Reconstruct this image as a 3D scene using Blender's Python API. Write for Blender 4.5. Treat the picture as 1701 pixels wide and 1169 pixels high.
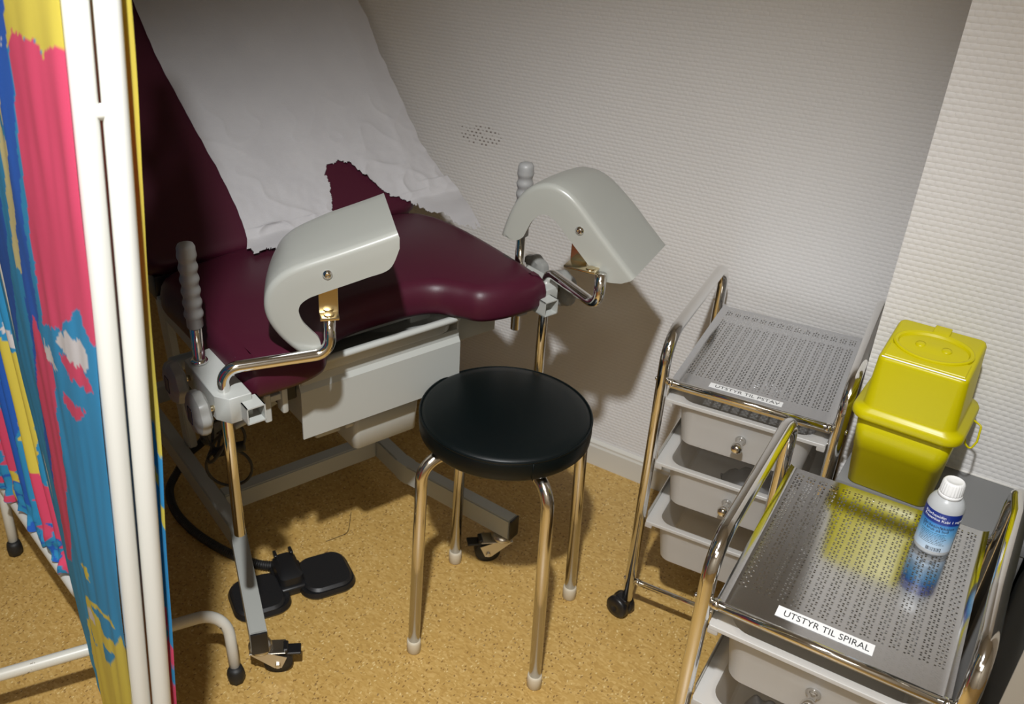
import bpy, bmesh, math, random
from mathutils import Vector, Matrix, noise as mnoise
PI = math.pi
random.seed(4)
scene = bpy.context.scene
for o in list(bpy.data.objects): bpy.data.objects.remove(o, do_unlink=True)
COL = scene.collection

# ------------------------------------------------------------------ camera, world, lights, exposure
cam_d = bpy.data.cameras.new('camera'); cam = bpy.data.objects.new('camera', cam_d); COL.objects.link(cam)
m3 = Matrix(((0.78788167, -0.29322601, 0.54153577), (0.61574452, 0.38946232, -0.68496554), (-0.01005806, 0.87311947, 0.48740253)))
cam.matrix_world = Matrix.Translation((0, 0, 1.5)) @ m3.to_4x4()
cam_d.sensor_fit = 'HORIZONTAL'; cam_d.sensor_width = 36.0
cam_d.lens = 36.0 * 1533.0 / 1701.0
cam_d.shift_x = (850.5 - 635.0) / 1701.0
cam_d.shift_y = -(584.5 - 551.0) / 1701.0
cam_d.clip_start = 0.02
cam_d.dof.use_dof = True; cam_d.dof.focus_distance = 1.42; cam_d.dof.aperture_fstop = 8.5
scene.camera = cam

world = bpy.data.worlds.new('world'); scene.world = world; world.use_nodes = True
world.node_tree.nodes['Background'].inputs[0].default_value = (0.9, 0.93, 1.0, 1)
world.node_tree.nodes['Background'].inputs[1].default_value = 0.05

def aim(o, target):
    o.rotation_euler = (Vector(target) - o.location).to_track_quat('-Z', 'Y').to_euler()

ld = bpy.data.lights.new('examination_light', 'SPOT'); key = bpy.data.objects.new('examination_light', ld); COL.objects.link(key)
key.location = (-0.10, 0.0, 2.38); ld.energy = 245; ld.spot_size = math.radians(72); ld.spot_blend = 1.0
ld.shadow_soft_size = 0.035; ld.color = (0.97, 0.985, 1.0); aim(key, (-0.68, 1.12, 0.0))
ad = bpy.data.lights.new('fill_light', 'AREA'); fill = bpy.data.objects.new('fill_light', ad); COL.objects.link(fill)  # added fill lamp behind the view, lifts the shadows; no room fixture
fill.location = (-0.35, -0.75, 2.44); ad.shape = 'RECTANGLE'; ad.size = 0.5; ad.size_y = 0.5; ad.energy = 7.5; ad.color = (1.0, 0.93, 0.82)
ad2 = bpy.data.lights.new('fill_light', 'AREA'); fill2 = bpy.data.objects.new('fill_light', ad2); COL.objects.link(fill2)  # second, wider fill lamp, added out of view to raise the ambient light
fill2.location = (0.85, -1.25, 2.44); ad2.shape = 'RECTANGLE'; ad2.size = 1.2; ad2.size_y = 1.0; ad2.energy = 17; ad2.color = (1.0, 0.92, 0.80)

scene.view_settings.view_transform = 'Standard'; scene.view_settings.look = 'None'
scene.view_settings.gamma = 1.0; scene.view_settings.use_curve_mapping = False
scene.view_settings.exposure = 0.0

# ------------------------------------------------------------------ helpers
def unit(az): return Vector((math.cos(math.radians(az)), math.sin(math.radians(az)), 0))

def sm(bm, ang=35):
    for f in bm.faces: f.smooth = True
    a = math.radians(ang)
    for e in bm.edges:
        if len(e.link_faces) == 2 and e.calc_face_angle(0) > a: e.smooth = False

def obj(name, bm, mt, parent=None, label=None, cat=None, group=None, kind=None, loc=None, rot=None, smooth=True, ang=35):
    if smooth: sm(bm, ang)
    me = bpy.data.meshes.new(name); bm.to_mesh(me); bm.free()
    o = bpy.data.objects.new(name, me); COL.objects.link(o)
    if mt: me.materials.append(mt)
    if parent: o.parent = parent
    if loc: o.location = loc
    if rot: o.rotation_euler = rot
    tag(o, label, cat, group, kind)
    return o

def tag(o, label=None, cat=None, group=None, kind=None):
    if label: o['label'] = label
    if cat: o['category'] = cat
    if group: o['group'] = group
    if kind: o['kind'] = kind
    return o

def thing(name, label, cat, loc=(0, 0, 0), rz=0, group=None):
    o = bpy.data.objects.new(name, None); COL.objects.link(o); o.location = loc; o.rotation_euler = (0, 0, rz)
    o.empty_display_size = 0.1
    return tag(o, label, cat, group)

def copy_tree(o, parent=None):
    c = o.copy(); COL.objects.link(c)
    if parent: c.parent = parent; c.matrix_parent_inverse = o.matrix_parent_inverse.copy()
    for ch in list(o.children): copy_tree(ch, c)
    return c

def box(bm, x0, x1, y0, y1, z0, z1, bev=0.0, seg=2, mat=None):
    r = bmesh.ops.create_cube(bm, size=1.0)
    vs = r['verts']
    for v in vs:
        v.co = Vector(((x0 + x1) / 2 + v.co.x * (x1 - x0), (y0 + y1) / 2 + v.co.y * (y1 - y0), (z0 + z1) / 2 + v.co.z * (z1 - z0)))
    if bev > 0:
        es = list({e for v in vs for e in v.link_edges})
        r2 = bmesh.ops.bevel(bm, geom=es, offset=bev, segments=seg, affect='EDGES', profile=0.5)
        vs = list({v for f in r2['faces'] for v in f.verts} | {v for v in vs if v.is_valid})
    if mat is not None: bmesh.ops.transform(bm, matrix=mat, verts=vs)
    return vs

def loft(bm, rings, cap0=True, cap1=True, close=True):
    vr = [[bm.verts.new(p) for p in r] for r in rings]
    n = len(vr[0])
    for a, b in zip(vr[:-1], vr[1:]):
        for i in range(n if close else n - 1):
            j = (i + 1) % n
            bm.faces.new((a[i], a[j], b[j], b[i]))
    if cap0: bm.faces.new(list(reversed(vr[0])))
    if cap1: bm.faces.new(vr[-1])
    return vr

def fillet(pts, rad, n=8):
    pts = [Vector(p) for p in pts]; out = [pts[0]]
    for i in range(1, len(pts) - 1):
        r = rad[i] if isinstance(rad, (list, tuple)) else rad
        a, b, c = pts[i - 1], pts[i], pts[i + 1]
        u, v = (a - b).normalized(), (c - b).normalized()
        ang = u.angle(v)
        if r <= 0 or ang > PI - 0.02: out.append(b); continue
        d = min(r / math.tan(ang / 2), (a - b).length * 0.49, (c - b).length * 0.49); r2 = d * math.tan(ang / 2)
        cen = b + (u + v).normalized() * (r2 / math.sin(ang / 2))
        p0, p1 = b + u * d, b + v * d
        w0, w1 = p0 - cen, p1 - cen; th = w0.angle(w1)
        for k in range(n + 1):
            t = k / n
            out.append(cen + (w0 * math.sin((1 - t) * th) + w1 * math.sin(t * th)) / math.sin(th))
    out.append(pts[-1]); return out

def tube(bm, pts, r, n=20, closed=False, caps=True):
    pts = [Vector(p) for p in pts]; N = len(pts); rings = []
    T = []
    for i in range(N):
        if closed: t = pts[(i + 1) % N] - pts[i - 1]
        else: t = pts[min(i + 1, N - 1)] - pts[max(i - 1, 0)]
        T.append(t.normalized())
    nrm = T[0].orthogonal().normalized()
    for i in range(N):
        if i:
            q = T[i - 1].rotation_difference(T[i]); nrm = q @ nrm
        nrm = (nrm - T[i] * nrm.dot(T[i])).normalized(); bn = T[i].cross(nrm)
        rr = r(i / (N - 1)) if callable(r) else r
        rings.append([pts[i] + (nrm * math.cos(2 * PI * k / n) + bn * math.sin(2 * PI * k / n)) * rr for k in range(n)])
    if closed: rings.append(rings[0])
    loft(bm, rings, caps and not closed, caps and not closed)
    if closed: bmesh.ops.remove_doubles(bm, verts=bm.verts, dist=1e-5)

def lathe(bm, prof, n=40, mat=None, capb=True, capt=True):
    rings = [[Vector((r * math.cos(2 * PI * k / n), r * math.sin(2 * PI * k / n), z)) for k in range(n)] for r, z in prof]
    if mat is not None: rings = [[mat @ p for p in rg] for rg in rings]
    loft(bm, rings, capb, capt)

def rrect(x0, x1, y0, y1, r, z, n=6):
    out = []
    for cx, cy, a0 in ((x1 - r, y0 + r, -90), (x1 - r, y1 - r, 0), (x0 + r, y1 - r, 90), (x0 + r, y0 + r, 180)):
        for k in range(n + 1):
            a = math.radians(a0 + 90 * k / n); out.append(Vector((cx + r * math.cos(a), cy + r * math.sin(a), z)))
    return out

def prism(bm, poly, axis, d0, d1):
    """poly (a,b) extruded along axis from d0 to d1; axis 'y': a=x b=z ; 'x': a=y b=z ; 'z': a=x b=y"""
    def P(a, b, d): return {'y': Vector((a, d, b)), 'x': Vector((d, a, b)), 'z': Vector((a, b, d))}[axis]
    loft(bm, [[P(a, b, d0) for a, b in poly], [P(a, b, d1) for a, b in poly]])
    bmesh.ops.recalc_face_normals(bm, faces=bm.faces)

def catmull(pts, k=6):
    pts = [Vector(p) for p in pts]; out = []
    for i in range(len(pts) - 1):
        p0, p1, p2, p3 = pts[max(i - 1, 0)], pts[i], pts[i + 1], pts[min(i + 2, len(pts) - 1)]
        for j in range(k):
            t = j / k
            out.append(0.5 * ((2 * p1) + (p2 - p0) * t + (2 * p0 - 5 * p1 + 4 * p2 - p3) * t * t + (3 * p1 - p0 - 3 * p2 + p3) * t ** 3))
    out.append(pts[-1]); return out

# ------------------------------------------------------------------ materials
def mat(name, base=(0.5, 0.5, 0.5), rough=0.5, metal=0.0, **kw):
    m = bpy.data.materials.new(name); m.use_nodes = True
    b = m.node_tree.nodes['Principled BSDF']
    b.inputs['Base Color'].default_value = (*base, 1); b.inputs['Roughness'].default_value = rough; b.inputs['Metallic'].default_value = metal
    for k, v in kw.items(): b.inputs[k.replace('_', ' ')].default_value = v
    return m

class NB:
    def __init__(s, m): s.m = m; s.t = m.node_tree; s.b = s.t.nodes['Principled BSDF']
    def n(s, ty, **kw):
        nd = s.t.nodes.new(ty)
        for k, v in kw.items(): setattr(nd, k, v)
        return nd
    def l(s, a, b): s.t.links.new(a, b)
    def m_(s, op, a, b=None, c=None, clamp=False):
        nd = s.n('ShaderNodeMath', operation=op); nd.use_clamp = clamp
        for i, v in enumerate((a, b, c)):
            if v is None: continue
            if isinstance(v, (int, float)): nd.inputs[i].default_value = v
            else: s.l(v, nd.inputs[i])
        return nd.outputs[0]
    def obj(s):
        tc = s.n('ShaderNodeTexCoord'); return tc.outputs['Object']
    def map(s, vec, sc=(1, 1, 1), rot=(0, 0, 0), loc=(0, 0, 0)):
        mp = s.n('ShaderNodeMapping'); mp.inputs['Scale'].default_value = sc; mp.inputs['Rotation'].default_value = rot; mp.inputs['Location'].default_value = loc
        s.l(vec, mp.inputs[0]); return mp.outputs[0]
    def noise(s, vec, scale, detail=3, rough=0.5):
        nd = s.n('ShaderNodeTexNoise'); nd.inputs['Scale'].default_value = scale; nd.inputs['Detail'].default_value = detail; nd.inputs['Roughness'].default_value = rough
        s.l(vec, nd.inputs['Vector']); return nd.outputs[0]
    def ramp(s, fac, stops, interp='LINEAR'):
        r = s.n('ShaderNodeValToRGB'); r.color_ramp.interpolation = interp
        e = r.color_ramp.elements
        while len(e) < len(stops): e.new(0.5)
        for i, (p, c) in enumerate(stops):
            e[i].position = p; e[i].color = (*c, 1) if len(c) == 3 else c
        s.l(fac, r.inputs[0]); return r.outputs[0]
    def mix(s, fac, a, b, mode='MIX'):
        nd = s.n('ShaderNodeMix', data_type='RGBA', blend_type=mode)
        for sock, v in ((nd.inputs[0], fac), (nd.inputs[6], a), (nd.inputs[7], b)):
            if isinstance(v, (int, float)): sock.default_value = v
            elif isinstance(v, tuple): sock.default_value = (*v, 1)
            else: s.l(v, sock)
        return nd.outputs[2]
    def bump(s, h, strength, dist):
        bp = s.n('ShaderNodeBump'); bp.inputs['Strength'].default_value = strength; bp.inputs['Distance'].default_value = dist
        s.l(h, bp.inputs['Height']); s.l(bp.outputs[0], s.b.inputs['Normal'])
    def base(s, c): s.l(c, s.b.inputs['Base Color'])

def rough_bump(m, scale, strength, dist):
    q = NB(m); q.bump(q.noise(q.obj(), scale, 4), strength, dist); return m

def wall_mat(name, cw, rh, base, stain=None, disp=1.0):
    m = mat(name, base, 0.62); q = NB(m); ob = q.obj()
    sx = q.n('ShaderNodeSeparateXYZ'); q.l(ob, sx.inputs[0])
    wob = q.noise(q.map(ob, (60, 60, 60)), 1.0, 2)
    X = q.m_('ADD', sx.outputs[0], q.m_('MULTIPLY', wob, 0.002)); Z = q.m_('ADD', sx.outputs[2], q.m_('MULTIPLY', wob, 0.0016))
    row = q.m_('FLOOR', q.m_('DIVIDE', Z, rh)); par = q.m_('MULTIPLY', q.m_('MODULO', q.m_('ABSOLUTE', row), 2.0), 0.5)
    fz = q.m_('FRACT', q.m_('DIVIDE', Z, rh)); fx = q.m_('FRACT', q.m_('ADD', q.m_('DIVIDE', X, cw), par))
    hz = q.m_('POWER', q.m_('SINE', q.m_('MULTIPLY', fz, PI)), 0.7)
    hx = q.m_('POWER', q.m_('SINE', q.m_('MULTIPLY', fx, PI)), 0.5)
    h = q.m_('MULTIPLY', hz, q.m_('ADD', q.m_('MULTIPLY', hx, 0.9), 0.1))
    h = q.m_('ADD', h, q.m_('MULTIPLY', q.noise(q.map(ob, (160, 160, 160)), 1.0, 3), 0.8))
    q.bump(h, 0.55 * disp, 0.0016)
    c = q.mix(q.noise(q.map(ob, (3, 3, 3)), 1.0, 3), tuple(v * 0.94 for v in base), tuple(min(1, v * 1.05) for v in base))
    if stain:
        (x0, z0, rx, rz) = stain
        d = q.m_('ADD', q.m_('POWER', q.m_('DIVIDE', q.m_('SUBTRACT', sx.outputs[0], x0), rx), 2.0), q.m_('POWER', q.m_('DIVIDE', q.m_('SUBTRACT', sx.outputs[2], z0), rz), 2.0))
        inside = q.m_('LESS_THAN', q.m_('ADD', d, q.m_('MULTIPLY', wob, 0.9)), 1.45)
        pit = q.m_('MULTIPLY', q.m_('LESS_THAN', fz, 0.45), q.m_('LESS_THAN', fx, 0.42))
        pit = q.m_('MULTIPLY', pit, q.m_('GREATER_THAN', q.noise(q.map(ob, (90, 90, 90)), 1.0, 1), 0.45))
        c = q.mix(q.m_('MULTIPLY', q.m_('MULTIPLY', inside, pit), 0.75), c, (0.10, 0.06, 0.035))
    q.base(c); return m

WB = (0.70, 0.685, 0.67)
M = {}
M['wall'] = wall_mat('wall_covering', 0.0120, 0.0086, WB, stain=(-1.178, 0.812, 0.062, 0.026), disp=0.75)
M['pillar'] = wall_mat('coarse_wall_covering', 0.0125, 0.0088, WB, disp=0.8)
M['plain'] = mat('painted_plaster', (0.66, 0.64, 0.60), 0.7)
M['board'] = mat('baseboard_paint', (0.60, 0.58, 0.52), 0.35)

def floor_mat():
    m = mat('linoleum', (0.4, 0.25, 0.1), 0.42); q = NB(m); ob = q.obj()
    wv = q.n('ShaderNodeVectorMath', operation='ADD')
    nz = q.n('ShaderNodeTexNoise'); nz.inputs['Scale'].default_value = 22; q.l(ob, nz.inputs['Vector'])
    sc = q.n('ShaderNodeVectorMath', operation='SCALE'); sc.inputs['Scale'].default_value = 0.02; q.l(nz.outputs['Color'], sc.inputs[0])
    q.l(ob, wv.inputs[0]); q.l(sc.outputs[0], wv.inputs[1])
    v1 = q.n('ShaderNodeTexVoronoi'); v1.inputs['Scale'].default_value = 1; q.l(q.map(wv.outputs[0], (150, 260, 1), (0, 0, 0.6)), v1.inputs['Vector'])
    v2 = q.n('ShaderNodeTexVoronoi'); v2.inputs['Scale'].default_value = 1; q.l(q.map(wv.outputs[0], (240, 120, 1), (0, 0, -0.5)), v2.inputs['Vector'])
    s1 = q.n('ShaderNodeSeparateColor'); q.l(v1.outputs['Color'], s1.inputs[0]); s2 = q.n('ShaderNodeSeparateColor'); q.l(v2.outputs['Color'], s2.inputs[0])
    base = q.ramp(s1.outputs[0], [(0.0, (0.42, 0.255, 0.072)), (0.35, (0.50, 0.315, 0.092)), (0.7, (0.54, 0.35, 0.112)), (1.0, (0.63, 0.43, 0.16))])
    n1 = q.noise(ob, 8, 4)
    base = q.mix(q.m_('MULTIPLY', n1, 0.5), base, (0.47, 0.285, 0.075))
    small = q.m_('LESS_THAN', v2.outputs['Distance'], 0.33)
    lite = q.m_('MULTIPLY', q.m_('GREATER_THAN', s2.outputs[1], 0.86), small)
    dark = q.m_('MULTIPLY', q.m_('LESS_THAN', s2.outputs[2], 0.10), small)
    c = q.mix(q.m_('MULTIPLY', lite, 0.65), base, (0.80, 0.64, 0.32)); c = q.mix(q.m_('MULTIPLY', dark, 0.75), c, (0.17, 0.085, 0.025))
    spot = q.m_('GREATER_THAN', q.noise(q.map(ob, (70, 70, 70)), 1.0, 1), 0.78)
    c = q.mix(q.m_('MULTIPLY', spot, 0.5), c, (0.12, 0.06, 0.02))
    q.base(c); q.bump(q.noise(q.map(ob, (300, 300, 300)), 1, 2), 0.12, 0.001)
    return m
M['floor'] = floor_mat()
M['chrome'] = mat('chrome', (0.80, 0.79, 0.77), 0.09, 1.0)
M['chrome_dull'] = rough_bump(mat('worn_chrome', (0.72, 0.69, 0.64), 0.16, 1.0), 400, 0.05, 0.0005)
M['zinc'] = mat('zinc_plated_steel', (0.62, 0.60, 0.55), 0.28, 1.0)
M['steel_gold'] = mat('passivated_steel', (0.70, 0.60, 0.40), 0.22, 1.0)
M['coat'] = rough_bump(mat('grey_white_powder_coat', (0.36, 0.37, 0.345), 0.38), 900, 0.06, 0.0004)
M['coat_light'] = rough_bump(mat('light_powder_coat', (0.40, 0.41, 0.385), 0.33), 900, 0.05, 0.0004)
M['shell'] = mat('grey_moulded_plastic', (0.33, 0.335, 0.305), 0.28)
M['grip'] = mat('grey_rubber_grip', (0.30, 0.30, 0.295), 0.42)
M['knobp'] = mat('grey_knob_plastic', (0.24, 0.24, 0.225), 0.42)
M['navy'] = mat('navy_sticker', (0.01, 0.012, 0.05), 0.3)
M['black'] = rough_bump(mat('black_plastic', (0.008, 0.008, 0.009), 0.38), 600, 0.08, 0.0004)
M['rubber'] = mat('black_rubber', (0.012, 0.012, 0.012), 0.55)
M['cream_rubber'] = mat('cream_rubber', (0.60, 0.54, 0.42), 0.5)
def vinyl(name, c, r):
    m = mat(name, c, r, 0.0, Specular_IOR_Level=0.3); q = NB(m); ob = q.obj()
    v = q.n('ShaderNodeTexVoronoi'); v.inputs['Scale'].default_value = 700; q.l(ob, v.inputs['Vector'])
    q.bump(v.outputs['Distance'], 0.10, 0.0006); return m
M['maroon'] = vinyl('maroon_vinyl', (0.052, 0.0065, 0.017), 0.40)
M['teal_vinyl'] = vinyl('dark_green_vinyl', (0.0008, 0.0030, 0.0034), 0.40)
M['screen_tube'] = mat('cream_enamel', (0.68, 0.685, 0.645), 0.42)
def chipped():
    m = mat('chipped_enamel', (0.60, 0.585, 0.52), 0.35); q = NB(m); ob = q.obj()
    n = q.noise(ob, 26, 5, 0.6); f = q.m_('GREATER_THAN', n, 0.66)
    q.base(q.mix(f, (0.60, 0.585, 0.52), (0.16, 0.13, 0.09))); return m
M['chipped'] = chipped()
def frosted():
    m = mat('frosted_plastic', (0.74, 0.73, 0.71), 0.32); q = NB(m)
    tr = q.n('ShaderNodeBsdfTranslucent'); tr.inputs[0].default_value = (0.85, 0.84, 0.82, 1)
    tp = q.n('ShaderNodeBsdfTransparent'); tp.inputs[0].default_value = (0.92, 0.92, 0.91, 1)
    out = q.t.nodes['Material Output']; m1 = q.n('ShaderNodeMixShader'); m2 = q.n('ShaderNodeMixShader')
    m1.inputs[0].default_value = 0.45; m2.inputs[0].default_value = 0.22
    q.l(q.b.outputs[0], m1.inputs[1]); q.l(tr.outputs[0], m1.inputs[2]); q.l(m1.outputs[0], m2.inputs[1]); q.l(tp.outputs[0], m2.inputs[2]); q.l(m2.outputs[0], out.inputs[0])
    return m
M['frost'] = frosted()
def plastic_trans(name, c, k=0.5):
    m = mat(name, c, 0.33); q = NB(m)
    tr = q.n('ShaderNodeBsdfTranslucent'); tr.inputs[0].default_value = (*c, 1)
    out = q.t.nodes['Material Output']; m1 = q.n('ShaderNodeMixShader'); m1.inputs[0].default_value = k
    q.l(q.b.outputs[0], m1.inputs[1]); q.l(tr.outputs[0], m1.inputs[2]); q.l(m1.outputs[0], out.inputs[0]); return m
M['yellow'] = plastic_trans('yellow_polypropylene', (0.74, 0.66, 0.001), 0.35)
M['bottle'] = plastic_trans('milky_plastic', (0.66, 0.68, 0.69), 0.35)
M['cap'] = mat('white_plastic', (0.78, 0.78, 0.77), 0.35)
M['laminate'] = rough_bump(mat('grey_laminate', (0.18, 0.18, 0.178), 0.45), 500, 0.08, 0.0003)
M['panel_dark'] = mat('dark_grey_board', (0.07, 0.068, 0.06), 0.5)
M['edge'] = mat('beige_edging', (0.34, 0.31, 0.26), 0.45)
def paper():
    m = mat('crepe_paper', (0.54, 0.525, 0.53), 0.75); q = NB(m); ob = q.obj()
    n1 = q.noise(q.map(ob, (120, 120, 400)), 1, 4, 0.7); n2 = q.noise(ob, 420, 3); n3 = q.noise(ob, 14, 4)
    q.base(q.mix(n3, (0.49, 0.475, 0.485), (0.57, 0.555, 0.555)))
    q.bump(q.m_('ADD', n1, q.m_('MULTIPLY', n2, 0.4)), 0.35, 0.0012)
    tr = q.n('ShaderNodeBsdfTranslucent'); tr.inputs[0].default_value = (0.5, 0.48, 0.47, 1)
    out = q.t.nodes['Material Output']; m1 = q.n('ShaderNodeMixShader'); m1.inputs[0].default_value = 0.15
    q.l(q.b.outputs[0], m1.inputs[1]); q.l(tr.outputs[0], m1.inputs[2]); q.l(m1.outputs[0], out.inputs[0]); return m
M['paper'] = paper()

def tray_mat():
    """brushed sheet steel, punched with fifteen bands of small staggered holes (real see-through holes)"""
    m = mat('perforated_sheet', (0.62, 0.62, 0.635), 0.12, 1.0); q = NB(m); ob = q.obj()
    sx = q.n('ShaderNodeSeparateXYZ'); q.l(ob, sx.inputs[0]); X, Y = sx.outputs[0], sx.outputs[1]
    per, cell = 0.0169, 0.0122
    u = q.m_('SUBTRACT', X, 0.0235); band = q.m_('DIVIDE', u, per)
    fu = q.m_('MULTIPLY', q.m_('SUBTRACT', q.m_('FRACT', band), 0.5), per)
    best = None
    for cx, off in ((-0.0044, 0.0), (0.0, 0.5), (0.0044, 0.0)):
        fy = q.m_('MULTIPLY', q.m_('SUBTRACT', q.m_('FRACT', q.m_('ADD', q.m_('DIVIDE', Y, cell), off)), 0.5), cell)
        dy = q.m_('SUBTRACT', q.m_('ABSOLUTE', fy), 0.0021); dx = q.m_('SUBTRACT', fu, cx)
        d = q.m_('SQRT', q.m_('ADD', q.m_('MULTIPLY', dx, dx), q.m_('MULTIPLY', dy, dy)))
        best = d if best is None else q.m_('MINIMUM', best, d)
    hole = q.m_('LESS_THAN', best, 0.00135)
    for a, lo, hi in ((X, 0.0235, 0.2770), (Y, 0.030, 0.330)):
        hole = q.m_('MULTIPLY', hole, q.m_('MULTIPLY', q.m_('GREATER_THAN', a, lo), q.m_('LESS_THAN', a, hi)))
    n = q.noise(q.map(ob, (8, 60, 8)), 1, 3); sm_ = q.noise(ob, 18, 4)
    q.base(q.mix(q.m_('MULTIPLY', q.m_('GREATER_THAN', sm_, 0.70), 0.25), (0.60, 0.605, 0.62), (0.42, 0.42, 0.43)))
    q.l(q.m_('ADD', q.m_('MULTIPLY', n, 0.06), 0.10), q.b.inputs['Roughness'])
    tp = q.n('ShaderNodeBsdfTransparent'); out = q.t.nodes['Material Output']; mx = q.n('ShaderNodeMixShader')
    q.l(hole, mx.inputs[0]); q.l(q.b.outputs[0], mx.inputs[1]); q.l(tp.outputs[0], mx.inputs[2]); q.l(mx.outputs[0], out.inputs[0])
    rim = q.m_('MULTIPLY', q.m_('LESS_THAN', best, 0.0019), -1.0); q.bump(rim, 0.5, 0.0006)
    return m
M['tray'] = tray_mat()
M['label'] = mat('white_label_tape', (0.72, 0.72, 0.71), 0.4)
M['ink'] = mat('black_print', (0.012, 0.012, 0.014), 0.5)
M['white_ink'] = mat('white_print', (0.8, 0.82, 0.85), 0.5)
M['bag'] = mat('clear_polythene', (0.75, 0.75, 0.76), 0.12, 0.0, Transmission_Weight=0.85, IOR=1.2)
M['packet'] = mat('grey_foil_packet', (0.40, 0.40, 0.41), 0.3, 0.3)
M['navy_card'] = mat('navy_card', (0.008, 0.010, 0.035), 0.4)
def col_fabric():
    m = mat('printed_curtain_cloth', (0.5, 0.5, 0.5), 0.85); q = NB(m)
    a = q.n('ShaderNodeAttribute', attribute_name='Print'); wv = q.noise(q.map(q.obj(), (900, 900, 500)), 1, 2)
    c = q.mix(q.m_('MULTIPLY', wv, 0.07), a.outputs['Color'], (0.5, 0.5, 0.5)); q.base(c)
    q.bump(wv, 0.25, 0.0006)
    tr = q.n('ShaderNodeBsdfTranslucent'); q.l(c, tr.inputs[0])
    out = q.t.nodes['Material Output']; m1 = q.n('ShaderNodeMixShader'); m1.inputs[0].default_value = 0.12
    q.l(q.b.outputs[0], m1.inputs[1]); q.l(tr.outputs[0], m1.inputs[2]); q.l(m1.outputs[0], out.inputs[0]); return m
M['cloth'] = col_fabric()

# ------------------------------------------------------------------ room
YW, YP, XC = 1.89, 1.5585, -0.183
XL, XR, YF, ZC = -2.75, 1.9, -2.1, 2.5
def struct(name, bm, m, label=None): return obj(name, bm, m, kind='structure', smooth=False, label=label)
bm = bmesh.new(); box(bm, XL, XR, YF, YW + 0.1, -0.06, 0.0); struct('floor', bm, M['floor'])
bm = bmesh.new(); box(bm, XL, XR, YF, YW + 0.1, ZC, ZC + 0.06); struct('ceiling', bm, M['plain'])
bm = bmesh.new(); box(bm, XL, XR, YW, YW + 0.1, 0, ZC); struct('wall_back', bm, M['wall'])
bm = bmesh.new(); box(bm, XC, XR, YP, YW, 0, ZC); struct('wall_casing', bm, M['pillar'], 'shallow boxed-out wall section with coarse woven covering')
bm = bmesh.new(); box(bm, XL - 0.1, XL, YF, YW + 0.1, 0, ZC); struct('wall_left', bm, M['plain'])
bm = bmesh.new(); box(bm, XR, XR + 0.1, YF, YW + 0.1, 0, ZC); struct('wall_right', bm, M['plain'])
bm = bmesh.new(); box(bm, XL - 0.1, XR + 0.1, YF - 0.1, YF, 0, ZC); struct('wall_front', bm, M['plain'])
bm = bmesh.new(); prism(bm, [(YW, 0.0), (YW - 0.014, 0.0), (YW - 0.014, 0.056), (YW - 0.011, 0.061), (YW - 0.011, 0.066), (YW, 0.070)], 'x', XL, XC)
for x in (-0.575, -0.560): lathe(bm, [(0.0016, 0), (0.0016, 0.0006)], 8, Matrix.Translation((x, YW - 0.0142, 0.045 if x > -0.57 else 0.028)) @ Matrix.Rotation(PI / 2, 4, 'X'))
struct('baseboard_back', bm, M['board'])

# low cabinet by the casing and the tall board beside it
cab = thing('low_cabinet', 'low grey laminate cabinet under the yellow container, against the wall', 'cabinet', (-0.1636, 1.4115, 0))
bm = bmesh.new(); box(bm, 0.0, 0.280, 0.0, 0.1462, 0.517, 0.538, 0.0015, 2); obj('cabinet_top', bm, M['laminate'], cab)
bm = bmesh.new(); box(bm, 0.008, 0.272, 0.003, 0.1460, 0.0, 0.517, 0.001, 1); obj('cabinet_body', bm, M['laminate'], cab)
bm = bmesh.new(); tube(bm, [Vector((-0.160, YP - 0.0005, 0.5385)), Vector((0.112, YP - 0.0005, 0.5385))], 0.0020, 8)
obj('trim_1', bm, M['plain'], kind='structure')
pn = thing('storage_unit', 'dark storage unit with a beige edged side board at the right picture edge', 'cabinet', (0.1165, 1.054, 0))
bm = bmesh.new(); box(bm, 0.0, 0.02, 0.0, 0.500, 0.0, 0.86, 0.001, 1); obj('side_panel', bm, M['panel_dark'], pn)
bm = bmesh.new(); box(bm, -0.001, 0.021, -0.002, 0.0, 0.0, 0.86, 0.0005, 1); obj('edging', bm, M['edge'], pn)
bm = bmesh.new(); box(bm, 0.02, 0.45, 0.02, 0.36, 0.0, 0.30, 0.001, 1); obj('carcass', bm, M['panel_dark'], pn)

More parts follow.
